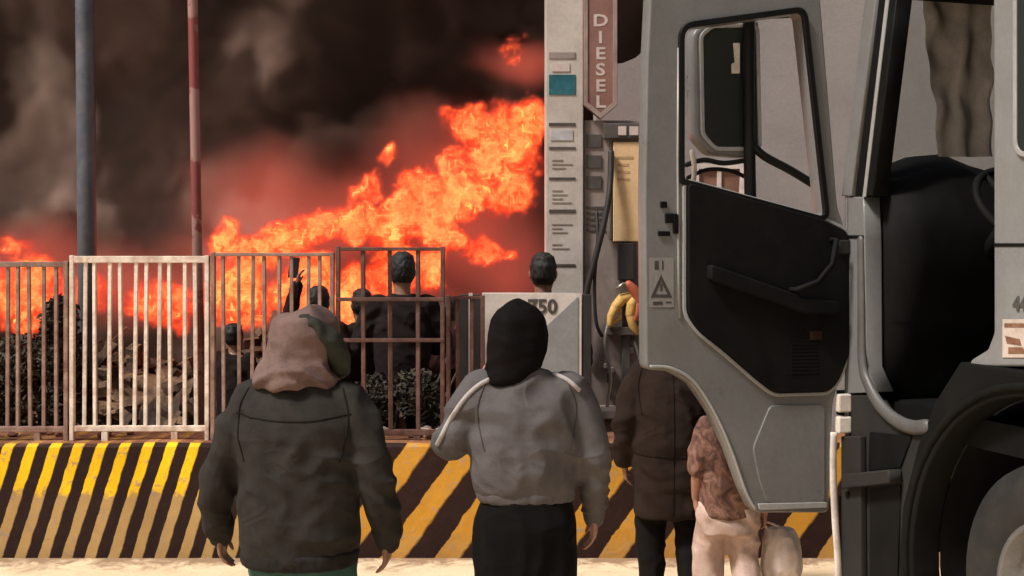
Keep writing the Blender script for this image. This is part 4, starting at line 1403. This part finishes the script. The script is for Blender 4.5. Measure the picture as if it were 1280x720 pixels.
# ================================================================ shrub behind the railing
def shrub(px, Y, blobs, label, count, colr):
    x0 = P(px, 0, Y).x
    root = empty('shrub', (x0, Y, 0))
    tag(root, label, 'shrub')
    g = MB()
    for i in range(9):
        a = random.uniform(-.5, .5); h = random.uniform(.6, 1.2)
        g.tube(catmull([(a * .3, random.uniform(-.1, .1), 0), (a * .6, random.uniform(-.15, .15), h * .5), (a * 1.1, random.uniform(-.2, .2), h)], 4), [.022 - .0018 * j for j in range(9)], 6)
    g.build('stem', surf('bark_dark', (0.05, 0.035, 0.026), 0.9), root, True)
    v, f = [], []
    for i in range(count):
        bx, bz, rx, rz = random.choice(blobs)
        while True:
            d = Vector((random.uniform(-1, 1), random.uniform(-1, 1), random.uniform(-1, 1)))
            if d.length < 1: break
        c = Vector((P(bx, 0, Y).x - x0 + d.x * rx * Y / F, d.y * .28, P(0, bz, Y).z + d.z * rz * Y / F))
        if c.z < .05: continue
        u = Vector((random.gauss(0, 1), random.gauss(0, 1), random.gauss(0, .7) - .3)).normalized()
        w = u.cross(Vector((random.gauss(0, 1), random.gauss(0, 1), random.gauss(0, 1)))).normalized()
        L, B = random.uniform(.018, .085), random.uniform(.008, .022)
        nrm = u.cross(w) * L * .15
        k = len(v)
        v += [c - u * L * .5, c + w * B - nrm, c + u * L * .5, c - w * B - nrm]
        f += [(k, k + 1, k + 2), (k, k + 2, k + 3)]
    o = mesh_obj('foliage', v, f, colr, root)
    tag(o, kind='stuff')
    return root


def leafm():
    m, nt, b = new_mat('dusty_leaves')
    n = noise_tex(nt, 5, 4, 0.7)
    c = ramp(nt, n.outputs['Fac'], [(0.3, (0.014, 0.012, 0.008)), (0.5, (0.032, 0.026, 0.016)), (0.7, (0.085, 0.062, 0.042))])
    nt.links.new(c, b.inputs['Base Color']); b.inputs['Roughness'].default_value = 0.8
    return m


LEAF = leafm()
shrub(40, 7.95, [(75, 400, 16, 32), (72, 440, 32, 36), (30, 455, 36, 40), (60, 490, 50, 50), (5, 480, 40, 50), (-40, 470, 50, 60), (90, 500, 24, 40)],
      'dusty dark shrub growing behind the dirty white railing', 5200, LEAF)
shrub(475, 7.95, [(470, 500, 30, 34), (520, 490, 30, 30), (545, 515, 24, 26), (440, 515, 30, 26)],
      'low dusty shrub behind the red-brown railing panel', 2200, LEAF)


# ================================================================ charred heap that burns
def rock(seed, r, flat=0.7):
    bm = bmesh.new()
    bmesh.ops.create_icosphere(bm, subdivisions=2, radius=r)
    for v in bm.verts:
        n = noise.noise(v.co * (1.6 / r) + Vector((seed * 3.1, seed, 0)))
        v.co *= 1 + 0.45 * n
        v.co.z *= flat
    me = bpy.data.meshes.new('rock')
    bm.to_mesh(me); bm.free()
    return me


g = MB()
for i in range(1100):
    x = random.uniform(P(-80, 0, 9.6).x, P(560, 0, 9.6).x)
    y = random.uniform(8.9, 10.6)
    hmax = 1.42 * (1 - ((y - 9.8) / 1.2) ** 2) * (0.75 + 0.35 * noise.noise(Vector((x * 1.3, 0, 5))))
    z = random.uniform(0.02, max(.06, hmax))
    a, b, c = random.uniform(.03, .20), random.uniform(.015, .06), random.uniform(.01, .045)
    M = Matrix.Translation((x, y, z)) @ Matrix.Rotation(random.uniform(0, 6.28), 4, 'Z') @ Matrix.Rotation(random.gauss(0, .5), 4, 'X') @ Matrix.Rotation(random.gauss(0, .7), 4, 'Y')
    v, f = box_data(-a, a, -b, b, -c, c)
    v = [M @ (Vector(q) * random.uniform(.8, 1.2)) for q in v]
    g.add(v, f)
# the packed core under the loose pieces
nx_, ny_ = 60, 14
vv = []
for j in range(ny_ + 1):
    for i in range(nx_ + 1):
        x = P(-120, 0, 9.7).x + (P(590, 0, 9.7).x - P(-120, 0, 9.7).x) * i / nx_
        y = 8.8 + 1.9 * j / ny_
        e = min(1, i / 3, (nx_ - i) / 3)
        h = (1.12 * max(0, 1 - ((y - 9.8) / 0.98) ** 2) * (0.75 + .4 * noise.noise(Vector((x * 1.2, y, 5)))) + .10 * noise.noise(Vector((x * 5, y * 5, 2)))) * e
        vv.append((x, y, max(-.02, h)))
g.add(vv, [(j * (nx_ + 1) + i, j * (nx_ + 1) + i + 1, (j + 1) * (nx_ + 1) + i + 1, (j + 1) * (nx_ + 1) + i) for j in range(ny_) for i in range(nx_)])
heap = g.build('debris_heap', surf('charred_debris', (0.038, 0.020, 0.013), 0.95, 0.6, 3, 30, 0.6, dirt=(0.32, 0.19, 0.10), dirt_amt=0.6, bdist=0.02), None)
tag(heap, 'charred heap of boards and ash burning behind the railing', 'debris', kind='stuff')

# ================================================================ loose rubble on the barriers
m_rub = surf('rubble_pale', (0.50, 0.38, 0.33), 0.9, 0.3, 9, 60, 0.4, dirt=(0.20, 0.10, 0.08), dirt_amt=0.7)
m_rub2 = surf('rubble_red', (0.26, 0.10, 0.07), 0.9, 0.35, 9, 60, 0.4, dirt=(0.40, 0.26, 0.16), dirt_amt=0.6)
rocks = [rock(i, 0.05, .7) for i in range(6)]
for k in range(26):
    pale = k < 13
    px = random.uniform(432, 566) if pale else random.uniform(0, 300)
    me = rocks[k % 6].copy()
    o = link('stone', me, m_rub if pale else m_rub2, None, True)
    s = random.uniform(.55, 1.15) if pale else random.uniform(.35, .7)
    o.scale = (s * random.uniform(.9, 1.5), s, s * random.uniform(.8, 1.1))
    o.rotation_euler = (0, 0, random.uniform(0, 6))
    y = random.uniform(7.44, 7.62) if pale else random.uniform(7.42, 7.6)
    o.location = (P(px, 0, y).x, y, .675 + .05 * .5 * o.scale.z)
    if pale:
        tag(o, 'pale lump of rubble lying on the barrier behind the red-brown railing', 'stone', 'pale rubble on the barrier')
    else:
        tag(o, 'small reddish lump of rubble on the barrier under the white railing', 'stone', 'red rubble on the barrier')

# ================================================================ smoke and fire
def volume_object(name, lo, hi, res, field, mat):
    """a Volume object whose density grid is written by geometry nodes from a field"""
    ng = bpy.data.node_groups.new(name + '_nodes', 'GeometryNodeTree')
    ng.interface.new_socket('Geometry', in_out='OUTPUT', socket_type='NodeSocketGeometry')
    out = ng.nodes.new('NodeGroupOutput')
    vc = ng.nodes.new('GeometryNodeVolumeCube')
    vc.inputs['Min'].default_value = lo
    vc.inputs['Max'].default_value = hi
    for k, v in zip('XYZ', res):
        vc.inputs['Resolution ' + k].default_value = v
    sm = ng.nodes.new('GeometryNodeSetMaterial')
    sm.inputs['Material'].default_value = mat
    pos = ng.nodes.new('GeometryNodeInputPosition').outputs[0]
    ng.links.new(field(ng, pos), vc.inputs['Density'])
    ng.links.new(vc.outputs[0], sm.inputs['Geometry'])
    ng.links.new(sm.outputs[0], out.inputs[0])
    vo = bpy.data.volumes.new(name)
    vo.materials.append(mat)
    o = bpy.data.objects.new(name, vo)
    COL.objects.link(o)
    md = o.modifiers.new('fill', 'NODES')
    md.node_group = ng
    return o


def vmath(ng, op, a, b=None):
    n = ng.nodes.new('ShaderNodeVectorMath')
    n.operation = op
    for i, v in enumerate((a, b)):
        if v is None:
            continue
        if isinstance(v, (tuple, Vector)):
            n.inputs[i].default_value = tuple(v)
        else:
            ng.links.new(v, n.inputs[i])
    return n.outputs['Value'] if op in ('LENGTH', 'DOT_PRODUCT') else n.outputs['Vector']


def fnoise(ng, vec, scale, detail=4, rough=0.55, color=False):
    n = ng.nodes.new('ShaderNodeTexNoise')
    n.inputs['Scale'].default_value = scale
    n.inputs['Detail'].default_value = detail
    n.inputs['Roughness'].default_value = rough
    ng.links.new(vec, n.inputs['Vector'])
    return n.outputs['Color'] if color else n.outputs['Fac']


def smooth(ng, v, a, b, c=0.0, d=1.0):
    n = ng.nodes.new('ShaderNodeMapRange')
    n.interpolation_type = 'SMOOTHSTEP'
    ng.links.new(v, n.inputs[0])
    for i, x in enumerate((a, b, c, d)):
        n.inputs[i + 1].default_value = x
    return n.outputs[0]


FY = 10.2                 # depth of the burning heap
# the flame bodies: where the fire stands (photo pixels at depth FY), radii in pixels, heat
FIRE = [(628, 185, 60, 64, 1.0), (658, 150, 32, 30, .95), (590, 165, 40, 34, .9), (585, 235, 66, 52, 1.0), (640, 235, 38, 44, .9),
        (540, 268, 58, 44, 1.0), (556, 296, 44, 26, 1.25), (490, 290, 50, 38, .95), (446, 282, 48, 34, 1.0), (520, 235, 44, 30, .85), (500, 262, 40, 30, .9),
        (452, 240, 30, 22, .75), (478, 202, 20, 14, .6), (398, 282, 40, 30, 1.0), (362, 298, 46, 28, 1.15), (316, 312, 40, 22, 1.05),
        (280, 298, 22, 30, .95), (606, 316, 36, 22, .8), (640, 320, 16, 14, .6),
        (300, 365, 54, 56, 1.05), (385, 362, 54, 56, 1.1), (440, 380, 26, 56, 1.35), (500, 345, 52, 40, 1.0), (545, 345, 24, 38, .95),
        (30, 372, 66, 70, .85), (20, 310, 44, 18, .55), (110, 370, 44, 44, .55), (640, 60, 30, 8, .5), (205, 380, 74, 44, .6)]
# smoke round them: the red firelight on it is put in as emission
HALO = [(560, 235, 170, 130), (420, 270, 190, 90), (300, 320, 140, 70), (600, 300, 130, 110), (40, 340, 130, 80), (480, 390, 200, 70),
        (650, 75, 70, 40), (150, 360, 190, 70), (330, 250, 130, 90), (640, 330, 90, 120)]


def blob_sum(ng, pos, blobs, ydep, a, b):
    acc = None
    for q in blobs:
        c = P(q[0], q[1], FY)
        s = FY / F
        d = vmath(ng, 'DIVIDE', vmath(ng, 'SUBTRACT', pos, tuple(c)), (q[2] * s, ydep, q[3] * s))
        v = smooth(ng, vmath(ng, 'LENGTH', d), a, b)
        if len(q) > 4:
            v = mth(ng, 'MULTIPLY', v, q[4])
        acc = v if acc is None else mth(ng, 'MAXIMUM', acc, v)
    return acc


def flame_only(ng, pos):
    # the wind carries the flames up and to the right; the noise that shapes them is bent into curls
    w0 = vmath(ng, 'SUBTRACT', fnoise(ng, pos, 1.1, 2, 0.5, True), (0.5, 0.5, 0.5))
    w1 = vmath(ng, 'SUBTRACT', fnoise(ng, pos, 4.0, 2, 0.5, True), (0.5, 0.5, 0.5))
    off = vmath(ng, 'ADD', vmath(ng, 'MULTIPLY', w0, (0.45, 0.4, 0.45)), vmath(ng, 'MULTIPLY', w1, (0.28, 0.25, 0.28)))
    b = blob_sum(ng, vmath(ng, 'ADD', pos, off), FIRE, 0.46, 1.2, 0.15)
    p2 = vmath(ng, 'ADD', pos, vmath(ng, 'MULTIPLY', w1, (0.55, 0.55, 0.55)))
    n1 = fnoise(ng, p2, 4.2, 2, 0.6)
    rid = mth(ng, 'SUBTRACT', 1.0, mth(ng, 'ABSOLUTE', mth(ng, 'MULTIPLY', mth(ng, 'SUBTRACT', n1, 0.5), 13.0)))
    rid = mth(ng, 'POWER', mth(ng, 'MAXIMUM', rid, 0.0), 1.3)
    nf = fnoise(ng, vmath(ng, 'ADD', pos, vmath(ng, 'MULTIPLY', w1, (0.3, 0.3, 0.3))), 5.5, 3, 0.6)
    e = smooth(ng, mth(ng, 'ADD', b, mth(ng, 'MULTIPLY', mth(ng, 'SUBTRACT', nf, 0.5), 1.5)), 0.30, 0.52)     # ragged tongues
    e = mth(ng, 'MULTIPLY', e, smooth(ng, b, 0.02, 0.12))
    return mth(ng, 'MULTIPLY', mth(ng, 'MULTIPLY', e, mth(ng, 'ADD', 0.35, mth(ng, 'MULTIPLY', b, 0.65))), mth(ng, 'ADD', 0.17, mth(ng, 'MULTIPLY', rid, 1.0)))


def fire_field(ng, pos):
    v = flame_only(ng, pos)
    w = vmath(ng, 'SUBTRACT', fnoise(ng, pos, 0.9, 3, 0.6, True), (0.5, 0.5, 0.5))
    hp = vmath(ng, 'ADD', pos, vmath(ng, 'MULTIPLY', w, (0.9, 0.5, 0.9)))
    h = mth(ng, 'MULTIPLY', blob_sum(ng, hp, HALO, 0.8, 1.0, 0.0), 0.07)
    return mth(ng, 'MAXIMUM', mth(ng, 'ADD', v, h), 0.0)


def core_field(ng, pos):
    return flame_only(ng, pos)


def fire_material():
    m = bpy.data.materials.new('burning_gas_lit_smoke')
    m.use_nodes = True
    nt = m.node_tree
    nt.nodes.remove(nt.nodes['Principled BSDF'])
    at = nt.nodes.new('ShaderNodeAttribute')
    at.attribute_name = 'density'
    d = at.outputs['Fac']
    col = ramp(nt, d, [(0.0, (0.25, 0.055, 0.04)), (0.07, (0.28, 0.045, 0.03)), (0.13, (0.42, 0.020, 0.006)), (0.22, (0.60, 0.022, 0.005)), (0.42, (0.85, 0.09, 0.016)),
                       (0.6, (0.95, 0.22, 0.05)), (0.8, (1.0, 0.44, 0.13)), (1.0, (1.0, 0.72, 0.20))])
    pv = nt.nodes.new('ShaderNodeVolumePrincipled')
    pv.inputs['Density Attribute'].default_value = ''
    pv.inputs['Color'].default_value = (0.3, 0.08, 0.05, 1)
    ext = mth(nt, 'MULTIPLY', d, 17.0)
    nt.links.new(ext, pv.inputs['Density'])
    nt.links.new(col, pv.inputs['Emission Color'])
    nt.links.new(mth(nt, 'MULTIPLY', ext, 1.45), pv.inputs['Emission Strength'])
    nt.links.new(pv.outputs[0], nt.nodes['Material Output'].inputs['Volume'])
    return m


def core_material():
    m = bpy.data.materials.new('flame')
    m.use_nodes = True
    nt = m.node_tree
    nt.nodes.remove(nt.nodes['Principled BSDF'])
    n = noise_tex(nt, 2.2, 3, 0.55)
    col = ramp(nt, n.outputs['Fac'], [(0.3, (1.0, 0.07, 0.014)), (0.48, (1.0, 0.15, 0.04)), (0.6, (1.0, 0.26, 0.06)), (0.72, (1.0, 0.36, 0.03))])
    em = nt.nodes.new('ShaderNodeEmission')
    nt.links.new(col, em.inputs['Color'])
    em.inputs['Strength'].default_value = 3.0
    nt.links.new(em.outputs[0], nt.nodes['Material Output'].inputs['Surface'])
    return m


def field_mesh(name, lo, hi, res, field, thr):
    """mesh skin of a field, made once by geometry nodes and kept as a plain mesh"""
    ng = bpy.data.node_groups.new(name + '_nodes', 'GeometryNodeTree')
    ng.interface.new_socket('Geometry', in_out='OUTPUT', socket_type='NodeSocketGeometry')
    out = ng.nodes.new('NodeGroupOutput')
    vc = ng.nodes.new('GeometryNodeVolumeCube')
    vc.inputs['Min'].default_value = lo
    vc.inputs['Max'].default_value = hi
    for k, v in zip('XYZ', res):
        vc.inputs['Resolution ' + k].default_value = v
    v2m = ng.nodes.new('GeometryNodeVolumeToMesh')
    v2m.inputs['Threshold'].default_value = thr
    pos = ng.nodes.new('GeometryNodeInputPosition').outputs[0]
    ng.links.new(field(ng, pos), vc.inputs['Density'])
    ng.links.new(vc.outputs[0], v2m.inputs['Volume'])
    ng.links.new(v2m.outputs[0], out.inputs[0])
    tmp = bpy.data.objects.new('tmp', bpy.data.meshes.new('tmp'))
    COL.objects.link(tmp)
    tmp.modifiers.new('fill', 'NODES').node_group = ng
    dg = bpy.context.evaluated_depsgraph_get()
    me = bpy.data.meshes.new_from_object(tmp.evaluated_get(dg))
    bpy.data.objects.remove(tmp)
    return me


def smoke_field(ng, pos):
    w = vmath(ng, 'SUBTRACT', fnoise(ng, pos, 0.5, 3, 0.55, True), (0.5, 0.5, 0.5))
    p2 = vmath(ng, 'ADD', pos, vmath(ng, 'MULTIPLY', w, (1.8, 1.8, 1.8)))
    n = fnoise(ng, p2, 0.7, 4, 0.52)
    sep = ng.nodes.new('ShaderNodeSeparateXYZ')
    ng.links.new(pos, sep.inputs[0])
    # billowed front: lumps stand out towards the viewer, hollows lie far back
    yy = mth(ng, 'ADD', sep.outputs['Y'], mth(ng, 'MULTIPLY', mth(ng, 'SUBTRACT', n, 0.5), 7.0))
    v = mth(ng, 'MULTIPLY', smooth(ng, yy, 12.1, 12.8, 0.0, 1.0), smooth(ng, sep.outputs['Y'], 10.95, 11.3))
    return mth(ng, 'ADD', v, 0.012)


def smoke_material():
    m = bpy.data.materials.new('brown_smoke')
    m.use_nodes = True
    nt = m.node_tree
    nt.nodes.remove(nt.nodes['Principled BSDF'])
    at = nt.nodes.new('ShaderNodeAttribute')
    at.attribute_name = 'density'
    tc = nt.nodes.new('ShaderNodeTexCoord').outputs['Object']
    n = noise_tex(nt, 0.5, 3, 0.5, tc, 1.0)
    # smoke tone: mottled, paler round a point low on the left, darker away
    dv = nt.nodes.new('ShaderNodeVectorMath'); dv.operation = 'DISTANCE'
    nt.links.new(tc, dv.inputs[0])
    dv.inputs[1].default_value = (-4.2, 11.6, 2.6)
    pale = mth(nt, 'MULTIPLY', mth(nt, 'SUBTRACT', 3.1, dv.outputs['Value']), 0.085)
    f = mth(nt, 'ADD', n.outputs['Fac'], pale)
    col = ramp(nt, f, [(0.36, (0.062, 0.038, 0.031)), (0.5, (0.15, 0.095, 0.075)), (0.62, (0.36, 0.25, 0.205)), (0.74, (0.62, 0.48, 0.41))])
    pv = nt.nodes.new('ShaderNodeVolumePrincipled')
    pv.inputs['Density Attribute'].default_value = ''
    nt.links.new(col, pv.inputs['Color'])
    nt.links.new(mth(nt, 'MULTIPLY', at.outputs['Fac'], 5.0), pv.inputs['Density'])
    nt.links.new(pv.outputs[0], nt.nodes['Material Output'].inputs['Volume'])
    return m


c0, c1 = P(-60, 480, FY), P(712, 10, FY)
fire = link('fire', field_mesh('flame', (c0.x, FY - 0.7, 0.45), (c1.x, FY + 0.7, c1.z), (210, 50, 120), core_field, 0.70), core_material(), None, True)
tag(fire, 'roaring orange and yellow fire blown to the right behind the railing', 'fire', kind='stuff')
fire_gas = volume_object('fire_glow', (c0.x, FY - 0.9, 0.35), (c1.x, FY + 0.9, c1.z), (260, 56, 150), fire_field, fire_material())
fire_gas.parent = fire
tag(fire_gas, kind='stuff')
smoke = volume_object('smoke', (-7.0, 10.95, 0.0), (1.75, 14.5, 7.5), (150, 64, 130), smoke_field, smoke_material())
tag(smoke, 'dense dark brown smoke rolling above the fire', 'smoke', kind='stuff')
